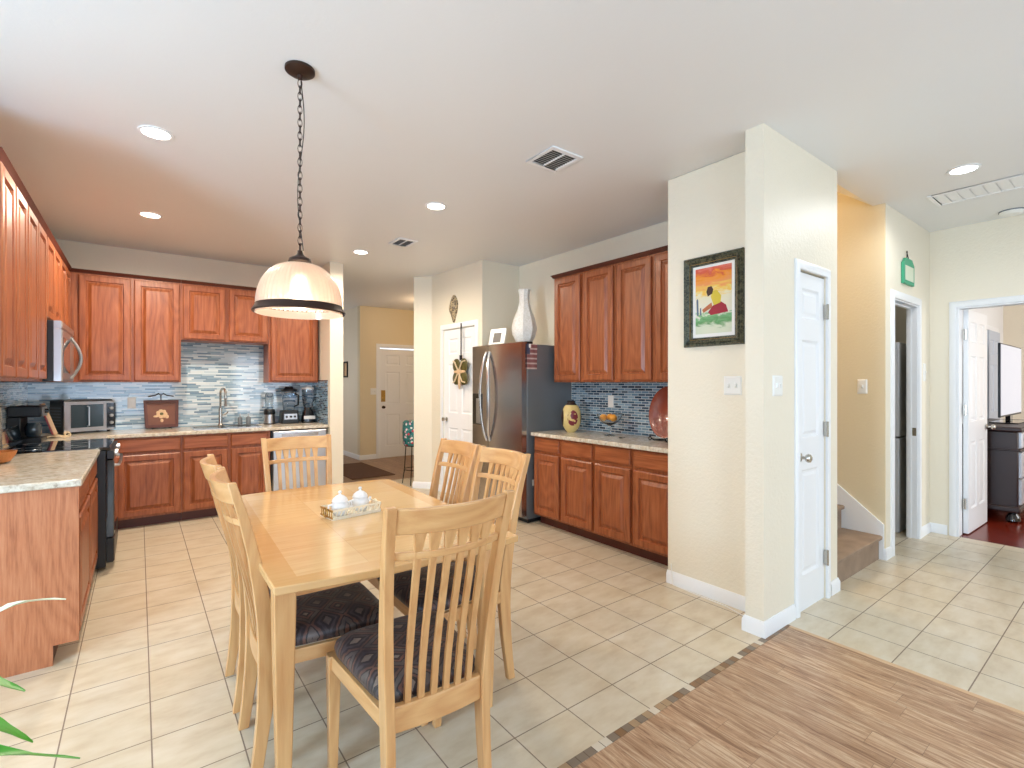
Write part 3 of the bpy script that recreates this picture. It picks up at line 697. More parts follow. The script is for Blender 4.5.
MB(FR).tube([(0.1, 0.60, 0.004), (0.12, 0.60, 0.05), (0.45, 0.60, 0.062), (FW - 0.12, 0.60, 0.05), (FW - 0.1, 0.60, 0.004)], 0.012).build('drawer_handle', 'steel', t)
m = MB(FR); m.loft([rect(um + 0.12, FW - 0.03, 0.92, 1.25, 0.005), rect(um + 0.12, FW - 0.03, 0.92, 1.25, 0.014)]); dsp = m.build('dispenser', 'black_gloss', t)
m = MB(FR); m.loft([rect(um + 0.135, FW - 0.10, 0.93, 1.20, 0.0145), rect(um + 0.135, FW - 0.10, 0.93, 1.20, 0.017)]); m.build('dispenser_panel', 'steel', dsp)
m = MB(); m.box(0.13, 0.17, -0.003, 0, 0.36, 0.42); m.build('sticker', 'plate_white', t)
for u in (0.03, FW - 0.06):
    MB().box(0.075, 0.16, u, u + 0.04, 1.746, 1.772).build('hinge_cover', 'black_satin', t)
# towel / striped print on the side
def stripes():
    m, nt, b = newmat('stripe_print'); s = sep(nt, objco(nt))
    k = mth(nt, 'LESS_THAN', mth(nt, 'FRACT', mth(nt, 'MULTIPLY', s[2], 21.0)), 0.32)
    col = mix(nt, k, lin(142, 92, 92), lin(206, 186, 178)); blue = mth(nt, 'MULTIPLY', mth(nt, 'GREATER_THAN', s[2], 0.145), mth(nt, 'LESS_THAN', s[0], 0.04))
    nt.links.new(mix(nt, blue, col, lin(70, 74, 100)), b.inputs['Base Color']); b.inputs['Roughness'].default_value = 0.7
stripes()
m = MB(); rings = []
for k in range(9):
    z = 0.245 * k / 8; rings.append([(0.13 * j / 8, -0.004 - 0.003 * math.sin(j * 1.3 + k * 0.4), z) for j in range(9)] + [(0.13 * j / 8, -0.001 - 0.003 * math.sin(j * 1.3 + k * 0.4), z) for j in range(8, -1, -1)])
m.loft(rings); o = m.build('striped_cloth', 'stripe_print', None, loc=(2.985, fy0 - 0.004, 1.50))
tag(o, 'red striped cloth hanging on the grey refrigerator side', 'cloth')
tag(MB().box(-0.011, 0.011, -0.018, -0.0075, -0.018, 0.018).build('magnet_clip', 'plate_white', None, 0.003, loc=(3.02, fy0 - 0.001, 1.725)), 'small white magnet clip above the striped cloth', 'magnet')

# ------------------------------------------------------------------ things on the fridge and pantry wall
prof = [(0.045, 0), (0.085, 0.02), (0.125, 0.10), (0.135, 0.17), (0.115, 0.26), (0.075, 0.36), (0.055, 0.44), (0.052, 0.50), (0.068, 0.57), (0.060, 0.57), (0.045, 0.52)]
tag(MB().lathe(prof, (0, 0, 0), 8).build('vase', 'white_mottled', None, smooth=20, loc=(3.22, 4.03, 1.773)), 'tall white faceted vase standing on the refrigerator', 'vase')
t = thing('photo_frame', 'small tilted white photo frame on the refrigerator', 'picture frame', (3.07, 4.33, 1.748), math.radians(28))
Mx = Matrix.Rotation(math.radians(-14), 3, 'X')
for a in ((-0.11, 0.11, -0.01, 0.01, 0.0, 0.045), (-0.11, 0.11, -0.01, 0.01, 0.165, 0.21), (-0.11, -0.065, -0.01, 0.01, 0.045, 0.165), (0.065, 0.11, -0.01, 0.01, 0.045, 0.165)): pass
m = MB()
for a in ((-0.11, 0.11, -0.01, 0.01, 0.0, 0.055), (-0.11, 0.11, -0.01, 0.01, 0.165, 0.21), (-0.11, -0.055, -0.01, 0.01, 0.055, 0.165), (0.055, 0.11, -0.01, 0.01, 0.055, 0.165)): m.box(*a, M=Mx)
m.build('frame', 'plate_white', t)
MB().box(-0.055, 0.055, -0.004, 0.004, 0.055, 0.165, M=Mx).build('photo', 'photo_dark', t)
MB().box(-0.01, 0.01, 0.055, 0.075, 0.0, 0.12).build('easel_leg', 'plate_white', t)
t.rotation_euler = (0, 0, math.radians(-76))
# mask
m = MB(); q = pan((0.50, 0, 0.0)); rings = []
for k in range(13):
    v = k / 12; hw = [0.012, 0.022, 0.03, 0.045, 0.06, 0.07, 0.078, 0.08, 0.08, 0.075, 0.062, 0.045, 0.018][k]; dp = 0.02 + 0.03 * math.sin(PI * v)
    if 5 <= k <= 7: dp += 0.012
    z = 2.10 + 0.33 * v
    rings.append([pan((0.47 + hw * math.cos(a), z, 0.001 + dp * max(0.0, math.sin(a)))) for a in [PI * j / 12 for j in range(13)]])
m.loft(rings, closed=True)
t = m.build('wall_mask', 'mask_carving', None); tag(t, 'carved tribal mask hanging above the pantry door', 'mask')
# clover ornament
cc = pan((0.30, 1.50, 0.012))
t = thing('clover_wreath', 'olive clover shaped ornament hanging on the pantry door', 'ornament', (cc[0] - 0.0, cc[1], 1.50)); t.scale = (1.0, 1.35, 1.15)
for sx in (-1, 1):
    for sz in (-1, 1):
        m = MB(); m.ell((-0.02, sx * 0.062, sz * 0.068), 0.02, 0.062, 0.070, M=None)
        m.build('leaf', 'leaf_vase_green', t)
        MB().tube([(-0.045, sx * 0.012, sz * 0.02), (-0.047, sx * 0.062, sz * 0.10), (-0.036, sx * 0.10, sz * 0.11)], 0.008).build('trim', 'cream_wire', t)
MB().ell((-0.035, 0, 0), 0.02, 0.035, 0.03).ell((-0.03, 0, -0.10), 0.015, 0.018, 0.085).ell((-0.03, 0.05, 0.0), 0.012, 0.05, 0.015).ell((-0.03, -0.05, 0.0), 0.012, 0.05, 0.015).build('bow', 'light_wood', t)
MB().box(-0.012, -0.008, -0.012, 0.004, 0.16, 0.50).box(-0.016, -0.002, -0.016, 0.016, 0.12, 0.17).build('ribbon', 'dark_gap', t)

# ------------------------------------------------------------------ left counter items
def local(parent_loc): return parent_loc
# toaster oven in the corner
t = thing('toaster_oven', 'steel toaster oven with glass door in the kitchen corner', 'toaster oven', (-0.545, 6.035, CT), math.radians(30))
Wt, Dt, Ht = 0.40, 0.24, 0.315
MB().box(0, Wt, 0.01, Dt, 0.02, Ht).build('body', 'black_satin', t, 0.01)
m = MB(FB); ub_ = 0.0
for a in ((0, Wt, 0.02, 0.055), (0, Wt, 0.27, 0.30), (0, 0.05, 0.055, 0.27), (0.31, Wt, 0.055, 0.27)): m.loft([rect(*a, -0.012), rect(*a, 0.006)])
m.build('front_frame', 'steel', t, 0.002)
m = MB(FB); m.loft([rect(0.05, 0.31, 0.055, 0.27, -0.008), rect(0.05, 0.31, 0.055, 0.27, 0.002)]); m.build('door_glass', 'dark_window', t)
MB(FB).tube([(0.18, 0.07, 0.006), (0.18, 0.075, 0.03), (0.18, 0.25, 0.03), (0.18, 0.255, 0.006)], 0.007).build('door_handle', 'steel', t)
m = MB(FB)
m.loft([rect(0.335, 0.41, 0.04, 0.28, 0.0065), rect(0.335, 0.41, 0.04, 0.28, 0.009)]); m.build('control_strip', 'black_gloss', t)
for z in (0.09, 0.16, 0.23): MB().lathe([(0.016, -0.0095), (0.015, -0.026), (0.008, -0.028)], (0.372, 0, z), 12, 'Y').build('knob', 'steel', t)
for k in range(7): MB().box(-0.002, 0.0, 0.05, 0.24, 0.07 + k * 0.028, 0.08 + k * 0.028).build('vent_slot', 'soap_grey', t)
for x in (0.03, Wt - 0.03):
    for y in (0.03, Dt - 0.03): MB().lathe([(0.012, 0), (0.012, 0.022)], (x, y, 0), 10).build('foot', 'rubber', t)
# cookbook / board on a cream wire easel
t = thing('cutting_board', 'dark red board with pale edge leaning on a wire easel', 'cutting board', (-0.60, 5.78, CT + 0.03), math.radians(7))
My = Matrix.Rotation(math.radians(-17), 3, 'Y')
MB().box(0.0, 0.012, -0.10, 0.10, 0.0, 0.27, M=My).build('face', 'red_board', t, 0.002)
MB().box(0.0125, 0.038, -0.10, 0.10, 0.0, 0.27, M=My).build('edge', 'light_wood', t, 0.002, label='pale wood back half')
t = thing('wire_easel', 'cream scrolled wire easel holding the red board', 'easel', (-0.60, 5.78, CT), math.radians(7))
MB().tube([(0.09, -0.08, 0.004), (0.02, -0.08, 0.022), (-0.10, -0.08, 0.004)], 0.005).tube([(0.09, 0.08, 0.004), (0.02, 0.08, 0.022), (-0.10, 0.08, 0.004)], 0.005).tube([(0.02, -0.08, 0.022), (0.02, 0.08, 0.022)], 0.005).build('legs', 'cream_wire', t)
MB().torus((0.10, -0.08, 0.026), 0.018, 0.005, Matrix.Rotation(PI / 2, 3, 'X')).torus((0.10, 0.08, 0.026), 0.018, 0.005, Matrix.Rotation(PI / 2, 3, 'X')).build('scroll', 'cream_wire', t)
# black espresso machine
t = thing('coffee_maker', 'black and silver coffee maker left of the red board', 'coffee maker', (-0.825, 5.44, CT), math.radians(-4))
MB().box(0.0, 0.20, 0.0, 0.20, 0.0, 0.035).build('base', 'black_satin', t, 0.006)
MB().box(0.0, 0.08, 0.0, 0.20, 0.036, 0.20).build('tank', 'black_satin', t, 0.006)
MB().box(0.0, 0.20, 0.0, 0.20, 0.201, 0.29).build('head', 'black_satin', t, 0.012)
MB().box(0.2005, 0.206, 0.03, 0.17, 0.205, 0.28).build('face_plate', 'steel', t, 0.002)
MB().lathe([(0.02, 0.206), (0.018, 0.225)], (0, 0.10, 0.245), 14, 'X').build('dial', 'black_gloss', t)
MB().lathe([(0.04, 0.037), (0.052, 0.06), (0.052, 0.12), (0.038, 0.15)], (0.135, 0.10, 0), 16).build('carafe', 'dark_window', t)
# canister
t = thing('canister', 'pale steel canister at the far left of the counter', 'canister', (-0.745, 5.30 + 0.125, CT))
MB().lathe([(0.045, 0), (0.047, 0.01), (0.047, 0.28), (0.045, 0.30)], (0, 0, 0), 20).build('body', 'brushed_nickel', t)
MB().lathe([(0.048, 0.3005), (0.048, 0.315), (0.02, 0.325), (0.014, 0.34), (0.0145, 0.35)], (0, 0, 0), 20).build('lid', 'brushed_nickel', t)
t.location = (-0.752, 4.53, CT)
# saucepan-shaped spoon rest, wood bowl on the peninsula
tag(MB().lathe([(0.03, 0), (0.06, 0.01), (0.085, 0.05), (0.09, 0.07), (0.083, 0.07), (0.075, 0.045), (0.05, 0.014), (0.02, 0.01)], (0, 0, 0), 24).build('wooden_bowl', 'basket_wood', None, loc=(-0.665, 4.10, CT)), 'small brown wooden bowl on the left peninsula counter', 'bowl')

# plaque on easel
t = thing('wooden_plaque', 'dark wooden plaque painted with pale flowers on an iron easel', 'plaque', (0.19, 6.27, CT), math.radians(4))
Mx = Matrix.Rotation(math.radians(-13), 3, 'X')
PLT = [(-0.135, 0.135, -0.006, 0.014, 0.012, 0.30)]
MB().prism([(-0.14, 0.012), (0.14, 0.012), (0.15, 0.30), (-0.15, 0.30)], -0.010, 0.010, 'XZ').build('board', 'plaque_brown', t, 0.003)
t.children[0].rotation_euler = (math.radians(-13), 0, 0); bd = t.children[0]
for a in ([(-0.15, 0.27), (0.15, 0.27), (0.15, 0.30), (-0.15, 0.30)], [(-0.14, 0.012), (0.14, 0.012), (0.141, 0.04), (-0.141, 0.04)], [(-0.141, 0.04), (-0.115, 0.04), (-0.122, 0.27), (-0.149, 0.27)], [(0.115, 0.04), (0.141, 0.04), (0.149, 0.27), (0.122, 0.27)]):
    MB().prism(a, -0.018, -0.0105, 'XZ').build('rim', 'oak_dark', bd)
pet = MB()
for k in range(7):
    a = 2 * PI * k / 7; pet.ell((0.0 + 0.030 * math.cos(a), -0.012, 0.155 + 0.030 * math.sin(a)), 0.020, 0.003, 0.020, 10, 6)
pet.ell((0.045, -0.012, 0.125), 0.016, 0.003, 0.022, 10, 6).ell((-0.05, -0.012, 0.13), 0.022, 0.003, 0.012, 10, 6).ell((0.0, -0.012, 0.085), 0.014, 0.003, 0.02, 10, 6)
pet.build('painted_flower', 'light_wood', bd)
MB().ell((0, -0.0155, 0.155), 0.016, 0.003, 0.016, 10, 6).build('flower_centre', 'leaf_vase_green', bd)
MB().tube([(-0.11, 0.07, 0.335), (-0.05, 0.085, 0.345), (-0.02, 0.085, 0.365), (0, 0.085, 0.345), (0.02, 0.085, 0.365), (0.05, 0.085, 0.345), (0.11, 0.07, 0.335)], 0.006).tube([(0, 0.085, 0.34), (0, 0.10, 0.005)], 0.005).tube([(-0.08, -0.035, 0.004), (-0.08, 0.03, 0.006), (0, 0.10, 0.02), (0.08, 0.03, 0.006), (0.08, -0.035, 0.004)], 0.004).build('easel', 'iron', t)

# faucet + soap
t = thing('faucet', 'tall brushed gooseneck pull down faucet at the sink', 'faucet', (0.72, 6.30, CT), math.radians(0))
MB().lathe([(0.03, 0), (0.03, 0.01), (0.022, 0.02), (0.019, 0.04), (0.018, 0.20)], (0, 0, 0), 20).build('base', 'brushed_nickel', t)
MB().tube([(0, 0, 0.20), (0.0, 0, 0.34)] + [(0.018 - 0.018 * math.cos(PI * k / 8), -0.06 + 0.06 * math.cos(PI * k / 8), 0.36 + 0.055 * math.sin(PI * k / 8)) for k in range(9)] + [(0.036, -0.12, 0.31)], 0.012).build('spout', 'brushed_nickel', t)
MB().tube([(0.036, -0.12, 0.31), (0.036, -0.12, 0.22)], [0.014, 0.019]).build('spray_head', 'brushed_nickel', t)
MB().tube([(0.018, 0, 0.12), (0.05, 0, 0.13), (0.075, 0, 0.16)], 0.007).build('lever', 'brushed_nickel', t)
sink = MB(); sink.box(0.45, 1.05, 5.88, 6.22, CT + 0.0005, CT + 0.003); 
sk = thing('sink', 'steel sink set into the back counter below the faucet', 'sink', (0.75, 6.05, CT + 0.001))
m = MB()
for a in ((-0.31, 0.31, -0.18, -0.165), (-0.31, 0.31, 0.165, 0.18), (-0.31, -0.295, -0.165, 0.165), (0.295, 0.31, -0.165, 0.165), (-0.01, 0.01, -0.165, 0.165)): m.box(*a, 0, 0.005)
m.build('rim', 'steel', sk)
MB().box(-0.295, -0.01, -0.165, 0.165, 0.0, 0.001).build('left_basin', 'fridge_steel', sk); MB().box(0.01, 0.295, -0.165, 0.165, 0.0, 0.001).build('right_basin', 'fridge_steel', sk)
for x, lb_ in ((0.915, 'left'), (1.0, 'right')):
    t = thing('soap_dispenser', lb_ + ' one of the two small soap bottles right of the faucet', 'soap bottle', (x, 6.32, CT), 0, 'soap bottles')
    MB().lathe([(0.022, 0), (0.024, 0.01), (0.024, 0.08), (0.012, 0.095)], (0, 0, 0), 16).build('bottle', 'soap_grey', t)
    MB().tube([(0, 0, 0.095), (0, 0, 0.125), (0, -0.03, 0.125)], 0.005).build('pump', 'steel', t)
# blenders
t = thing('blender', 'small black and silver bullet blender with tapered clear cup', 'blender', (1.21, 6.27, CT))
MB().lathe([(0.06, 0), (0.062, 0.012), (0.056, 0.11)], (0, 0, 0), 24).build('base', 'steel', t)
MB().lathe([(0.057, 0.1105), (0.064, 0.125), (0.058, 0.165), (0.05, 0.175)], (0, 0, 0), 24).build('collar', 'black_satin', t)
MB().lathe([(0.042, 0.176), (0.046, 0.24), (0.042, 0.34), (0.03, 0.365)], (0, 0, 0), 24).build('cup', 'smoke_glass', t)
MB().lathe([(0.064, 0.0), (0.064, 0.011)], (0, 0, 0.0), 24).build('foot', 'black_satin', t)
t = thing('blender', 'wide blender with square clear jug, black lid and three dial base', 'blender', (1.42, 6.26, CT))
MB().prism([(-0.10, 0.0), (0.10, 0.0), (0.085, 0.155), (-0.085, 0.155)], -0.09, 0.08, 'XZ').build('base', 'black_satin', t, 0.01)
MB().box(-0.07, 0.07, -0.094, -0.0905, 0.05, 0.115).build('control_panel', 'steel', t)
for x in (-0.045, 0, 0.045): MB().lathe([(0.014, -0.0945), (0.012, -0.108)], (x, 0, 0.082), 12, 'Y').build('dial', 'black_gloss', t)
MB().lathe([(0.06, 0.157), (0.066, 0.17), (0.085, 0.36), (0.082, 0.375)], (0, 0, 0), 20, sq=0.05).build('jug', 'smoke_glass', t)
MB().lathe([(0.088, 0.376), (0.092, 0.40), (0.05, 0.412), (0.04, 0.435), (0.02, 0.437)], (0, 0, 0), 20).build('lid', 'black_satin', t)
MB().tube([(0.055, -0.055, 0.35), (0.085, -0.095, 0.33), (0.082, -0.09, 0.22), (0.048, -0.048, 0.20)], 0.010).build('handle', 'black_satin', t)
t = thing('blender', 'black blender with tall blue tinted jar by the end wall', 'blender', (1.628, 6.24, CT))
MB().lathe([(0.082, 0), (0.084, 0.02), (0.075, 0.10), (0.05, 0.16), (0.048, 0.185)], (0, 0, 0), 24, sq=0.06).build('base', 'black_gloss', t)
MB().box(-0.065, 0.065, -0.090, -0.080, 0.045, 0.085).build('control_panel', 'appliance_white', t)
MB().lathe([(0.044, 0.187), (0.05, 0.20), (0.068, 0.30), (0.07, 0.40)], (0, 0, 0), 24).build('jar', 'smoke_glass', t)
MB().lathe([(0.072, 0.401), (0.07, 0.425), (0.035, 0.43), (0.03, 0.445)], (0, 0, 0), 24).build('lid', 'appliance_white', t)
# outlets and switches
def plate(name, label, cat, F, loc, kindp, w=0.07, h=0.115):
    t = thing(name, label, cat, loc)
    m = MB(F); slab(m, -w / 2, w / 2, -h / 2, h / 2, 0.0005, 0.006); m.build('plate', 'plate_white', t)
    if kindp == 'switch':
        for k in range(max(1, round(w / 0.07))):
            u = -w / 2 + 0.035 + 0.045 * k if w > 0.08 else 0
            m = MB(F); m.loft([rect(u - 0.008, u + 0.008, -0.014, 0.014, 0.0065), rect(u - 0.006, u + 0.006, -0.004, 0.012, 0.015)]); m.build('toggle', 'plate_white', t)
    else:
        for v in (-0.025, 0.025): m = MB(F); m.loft([rect(-0.016, 0.016, v - 0.014, v + 0.014, 0.0065), rect(-0.014, 0.014, v - 0.012, v + 0.012, 0.008)]); m.build('receptacle', 'plate_white', t)
    return t
plate('light_switch', 'double white light switch below the framed painting', 'light switch', FR, (2.885, 1.575, 1.345), 'switch', 0.115)
plate('light_switch', 'white double switch plate on the column left of the closet door', 'light switch', FB, (2.815, 1.28, 1.345), 'switch', 0.115)
plate('light_switch', 'white light switch on the tan stair wall', 'light switch', FR, (4.58, 1.43, 1.335), 'switch')
plate('light_switch', 'beige light switch beside the front door', 'light switch', FB, (3.38, 8.6, 1.22), 'switch', 0.115)
plate('thermostat', 'small white control right of the laundry doorway', 'thermostat', FB, (5.62, 1.28, 1.46), 'switch', 0.07, 0.16)
plate('outlet', 'white outlet on the blue backsplash left of the plaque', 'outlet', FB, (-0.06, YB - 0.010, 1.16), 'outlet')
plate('outlet', 'white outlet above the fruit bowl on the right backsplash', 'outlet', FR, (XR - 0.010, 3.17, 1.19), 'outlet')

# right counter items
t = thing('vase', 'yellow oval vase painted with red grapes beside the refrigerator', 'vase', (3.33, 3.44, CT), math.radians(-30))
def lens(mb, r, h0, h1, dx, th, n=24):
    pass
m = MB(); rings = []
PR = [(0.035, 0.0), (0.045, 0.008), (0.068, 0.035), (0.090, 0.08), (0.100, 0.14), (0.092, 0.20), (0.072, 0.245), (0.048, 0.272), (0.036, 0.285), (0.034, 0.295), (0.03, 0.295)]
for r, h in PR: rings.append([(r * math.cos(2 * PI * k / 28), 0.62 * r * math.sin(2 * PI * k / 28), h) for k in range(28)])
m.loft(rings)
def vasemat():
    m, nt, b = newmat('painted_vase'); s = sep(nt, objco(nt))
    n = noise(nt, objco(nt), 22, 3)
    base = mix(nt, n, lin(214, 184, 108), lin(232, 210, 146))
    ax = mth(nt, 'ABSOLUTE', s[0]); edge = mth(nt, 'GREATER_THAN', ax, 0.083)
    top = mth(nt, 'GREATER_THAN', s[2], 0.262)
    d = mth(nt, 'SQRT', mth(nt, 'ADD', mth(nt, 'POWER', s[0], 2.0), mth(nt, 'POWER', mth(nt, 'MULTIPLY', mth(nt, 'SUBTRACT', s[2], 0.14), 0.7), 2.0)))
    fl = mth(nt, 'MULTIPLY', mth(nt, 'LESS_THAN', d, 0.052), mth(nt, 'GREATER_THAN', n, 0.47))
    c = mix(nt, fl, base, lin(128, 40, 52)); c = mix(nt, mth(nt, 'MAXIMUM', edge, top), c, lin(52, 34, 30))
    nt.links.new(c, b.inputs['Base Color']); b.inputs['Roughness'].default_value = 0.3
vasemat()
m.build('body', 'painted_vase', t)
MB().lathe([(0.041, 0.2955), (0.043, 0.303), (0.03, 0.303), (0.028, 0.2965)], (0, 0, 0), 20).build('rim', 'iron', t)
t = thing('fruit_bowl', 'footed clear glass compote on the right counter', 'bowl', (3.36, 2.98, CT))
MB().lathe([(0.05, 0), (0.052, 0.006), (0.012, 0.016), (0.010, 0.09), (0.03, 0.10), (0.075, 0.125), (0.105, 0.165), (0.118, 0.20), (0.114, 0.20), (0.10, 0.168), (0.07, 0.131), (0.02, 0.108)], (0, 0, 0), 32).build('glass', 'clear_glass', t)
bx, by = 3.36, 2.98
for k, (dx, dy, dz, lb_) in enumerate(((-0.045, 0.035, 0.163, 'left orange in the glass compote'), (-0.005, -0.045, 0.163, 'right orange in the glass compote'), (0.045, 0.03, 0.163, 'rear orange in the glass compote, nearest the backsplash'))):
    tag(MB().ell((0, 0, 0), 0.034, 0.034, 0.032, 18, 12).build('orange', 'orange_peel', None, loc=(bx + dx, by + dy, CT + dz - 0.001)), lb_, 'fruit', 'oranges in the compote')
# keys
tag(MB().torus((0, 0, 0.003), 0.014, 0.0025).box(0.012, 0.05, -0.006, 0.004, 0.001, 0.004).box(0.008, 0.03, 0.006, 0.03, 0.001, 0.004).build('keys', 'iron', None, loc=(3.30, 2.80, CT)), 'small dark bunch of keys near the glass compote', 'keys')
# large plate on iron stand
t = thing('platter', 'large reddish brown oval platter on an iron stand', 'platter', (3.42, 2.445, CT + 0.02), math.radians(0))
m = MB(); rings = []
for r, w_ in ((0.0001, -0.012), (0.6, -0.012), (0.72, 0.0), (1.0, 0.012), (1.0, 0.018), (0.70, 0.008), (0.58, -0.004), (0.0001, -0.004)):
    rings.append([(-w_ + 0.0, 0.17 * r * math.cos(2 * PI * k / 36), 0.215 + 0.215 * r * math.sin(2 * PI * k / 36)) for k in range(36)])
m.loft(rings, cap0=True, cap1=True); o = m.build('plate', 'red_ceramic', t); o.rotation_euler = (0, math.radians(10), 0)
t = thing('plate_stand', 'black iron scroll stand under the brown platter', 'plate stand', (3.42, 2.445, CT))
m = MB()
for s in (-1, 1):
    m.tube([(-0.07, s * 0.08, 0.02), (-0.03, s * 0.08, 0.004), (0.09, s * 0.05, 0.006)], 0.005).torus((-0.085, s * 0.08, 0.022), 0.015, 0.004, Matrix.Rotation(PI / 2, 3, 'X'))
m.tube([(0.09, -0.05, 0.006), (0.10, 0, 0.15), (0.09, 0.05, 0.006)], 0.005).tube([(-0.03, -0.08, 0.004), (-0.03, 0.08, 0.004)], 0.004)
m.build('wire', 'iron', t)
tag(MB().lathe([(0.02, 0), (0.035, 0.01), (0.04, 0.04), (0.025, 0.075), (0.022, 0.09), (0.018, 0.09)], (0, 0, 0), 18).build('blue_jar', 'blue_ceramic', None, loc=(3.22, 2.19, CT)), 'small blue jar at the end of the right counter', 'jar')

# ------------------------------------------------------------------ picture on the wall
t = thing('picture_frame', 'framed painting of a kneeling figure under an orange sky on the white wall', 'picture', (2.885, 1.50, 1.595))
PW, PH = 0.40, 0.575
def mitre(mb, W, Hh, prof):
    for i in range(4): pass
    rings = [rect(q, W - q, q, Hh - q, d) for q, d in prof]
    V = [[mb.v(p) for p in r] for r in rings]; n = len(V)
    for a in range(n):
        b = (a + 1) % n
        for i in range(4): j = (i + 1) % 4; mb.f([V[a][i], V[a][j], V[b][j], V[b][i]])
m = MB(FR); mitre(m, PW, PH, [(0, 0.001), (0, 0.02), (0.008, 0.032), (0.018, 0.026), (0.024, 0.034), (0.04, 0.024), (0.045, 0.014), (0.052, 0.016), (0.058, 0.008), (0.058, 0.001)]); m.build('frame', 'frame_carved', t)
m = MB(FR); mitre(m, PW, PH, [(0.040, 0.0145), (0.0405, 0.018), (0.0445, 0.018), (0.045, 0.0145)]); m.build('gold_line', 'brass', t)
m = MB(FR); m.loft([rect(0.057, PW - 0.057, 0.057, PH - 0.057, 0.001), rect(0.057, PW - 0.057, 0.057, PH - 0.057, 0.005)]); m.build('mat_board', 'plate_white', t)
def painting():
    m, nt, b = newmat('painting'); s = sep(nt, objco(nt)); oc = objco(nt)
    n = noise(nt, scaled(nt, oc, (1, 2.5, 9)), 4.0, 4.0, 0.6, 1.0)
    z = mth(nt, 'ADD', s[2], mth(nt, 'MULTIPLY', mth(nt, 'SUBTRACT', n, 0.5), 0.16))
    c = ramp(nt, mth(nt, 'DIVIDE', z, 0.575), [(0.0, lin(226, 222, 200)), (0.2, lin(210, 216, 190)), (0.27, lin(96, 150, 92)), (0.33, lin(120, 176, 120)), (0.36, lin(228, 224, 205)), (0.56, lin(232, 222, 190)), (0.62, lin(240, 200, 90)), (0.70, lin(236, 150, 90)), (0.77, lin(238, 150, 40)), (0.83, lin(214, 84, 60)), (0.90, lin(226, 140, 120))])
    nt.links.new(c, b.inputs['Base Color']); b.inputs['Roughness'].default_value = 0.6
painting()
m = MB(FR); m.loft([rect(0.078, PW - 0.078, 0.08, PH - 0.075, 0.0052), rect(0.078, PW - 0.078, 0.08, PH - 0.075, 0.0062)]); pnt = m.build('canvas', 'painting', t)
def blob(name, pts, mat, w0):
    m = MB(FR); m.loft([[(u, v, w0) for u, v in pts], [(u, v, w0 + 0.0006) for u, v in pts]]); m.build(name, mat, pnt)
plain('paint_red', lin(160, 30, 50), 0.6, var=0.2); plain('paint_yellow', lin(214, 190, 60), 0.6, var=0.2); plain('paint_brown', lin(70, 44, 36), 0.6); plain('paint_grey', lin(96, 110, 130), 0.6); plain('paint_skin', lin(190, 110, 70), 0.6)
W_ = PW   # picture left is at high u
blob('painted_skirt', [(0.10, 0.205), (0.215, 0.195), (0.235, 0.215), (0.20, 0.255), (0.15, 0.275), (0.115, 0.25)], 'paint_red', 0.0063)
blob('painted_shirt', [(0.15, 0.268), (0.195, 0.255), (0.215, 0.31), (0.205, 0.345), (0.175, 0.35), (0.145, 0.31)], 'paint_yellow', 0.0069)
blob('painted_hair', [(0.205, 0.33), (0.235, 0.315), (0.245, 0.345), (0.235, 0.375), (0.21, 0.378), (0.198, 0.355)], 'paint_brown', 0.0075)
blob('painted_arm', [(0.205, 0.245), (0.265, 0.215), (0.275, 0.235), (0.235, 0.26), (0.21, 0.275)], 'paint_skin', 0.0075)
blob('painted_cactus', [(0.300, 0.20), (0.312, 0.20), (0.316, 0.30), (0.308, 0.31), (0.303, 0.30)], 'paint_grey', 0.0063)
blob('painted_cactus', [(0.280, 0.20), (0.290, 0.20), (0.291, 0.245), (0.283, 0.25)], 'paint_grey', 0.0063)

# green sign above the laundry door
t = thing('hanging_sign', 'small green painted tag sign hanging above the laundry doorway', 'sign', (5.10, 1.28, 2.18))
MB(FB).loft([[(u, v, w_) for u, v in ((-0.14, 0.0), (0.14, 0.0), (0.14, 0.17), (0.08, 0.215), (-0.08, 0.215), (-0.14, 0.17))] for w_ in (0.001, 0.022)]).build('board', 'green_paint', t, 0.003)
MB(FB).loft([[(u, v, w_) for u, v in ((-0.11, 0.03), (0.11, 0.03), (0.11, 0.15), (-0.11, 0.15))] for w_ in (0.0225, 0.0235)]).build('painted_panel', 'leaf_pale', t)
MB(FB).tube([(-0.03, 0.20, 0.012), (0.0, 0.27, 0.006), (0.03, 0.20, 0.012)], 0.003).torus((0, 0.275, 0.006), 0.008, 0.003).build('cord', 'iron', t)

# ------------------------------------------------------------------ ceiling fixtures
def can(x, y, label, mat, e, col):
    t = thing('recessed_light', label, 'ceiling light', (x, y, H), 0, 'recessed ceiling lights')
    MB().lathe([(0.084, -0.0005), (0.083, -0.005), (0.068, -0.007), (0.064, -0.0005)], (0, 0, 0), 32, cap=False).build('trim_ring', 'trim_white', t)
    MB().lathe([(0.064, -0.001), (0.062, -0.004), (0.05, -0.0055)], (0, 0, 0), 32).build('lens', mat, t)
    l = lamp('recessed_lamp', 'SPOT', (x, y, H - 0.02), e, col, 0.06, spread=174, blend=0.5)
    return t
can(0.075, 3.37, 'lit recessed ceiling light nearest above the left counter', 'lens_glow', 40, WARM)
can(0.075, 5.03, 'far left recessed light glowing orange above the kitchen', 'lens_glow', 78, WARM)
can(1.855, 3.43, 'recessed light in the middle of the ceiling beside the pendant', 'lens_glow', 32, WARM)
can(1.865, 5.10, 'farthest recessed light near the hall vent', 'lens_glow', 54, WARM)
can(4.265, 0.77, 'recessed light on the right near the long return vent', 'lens_cool', 20, NEUT)
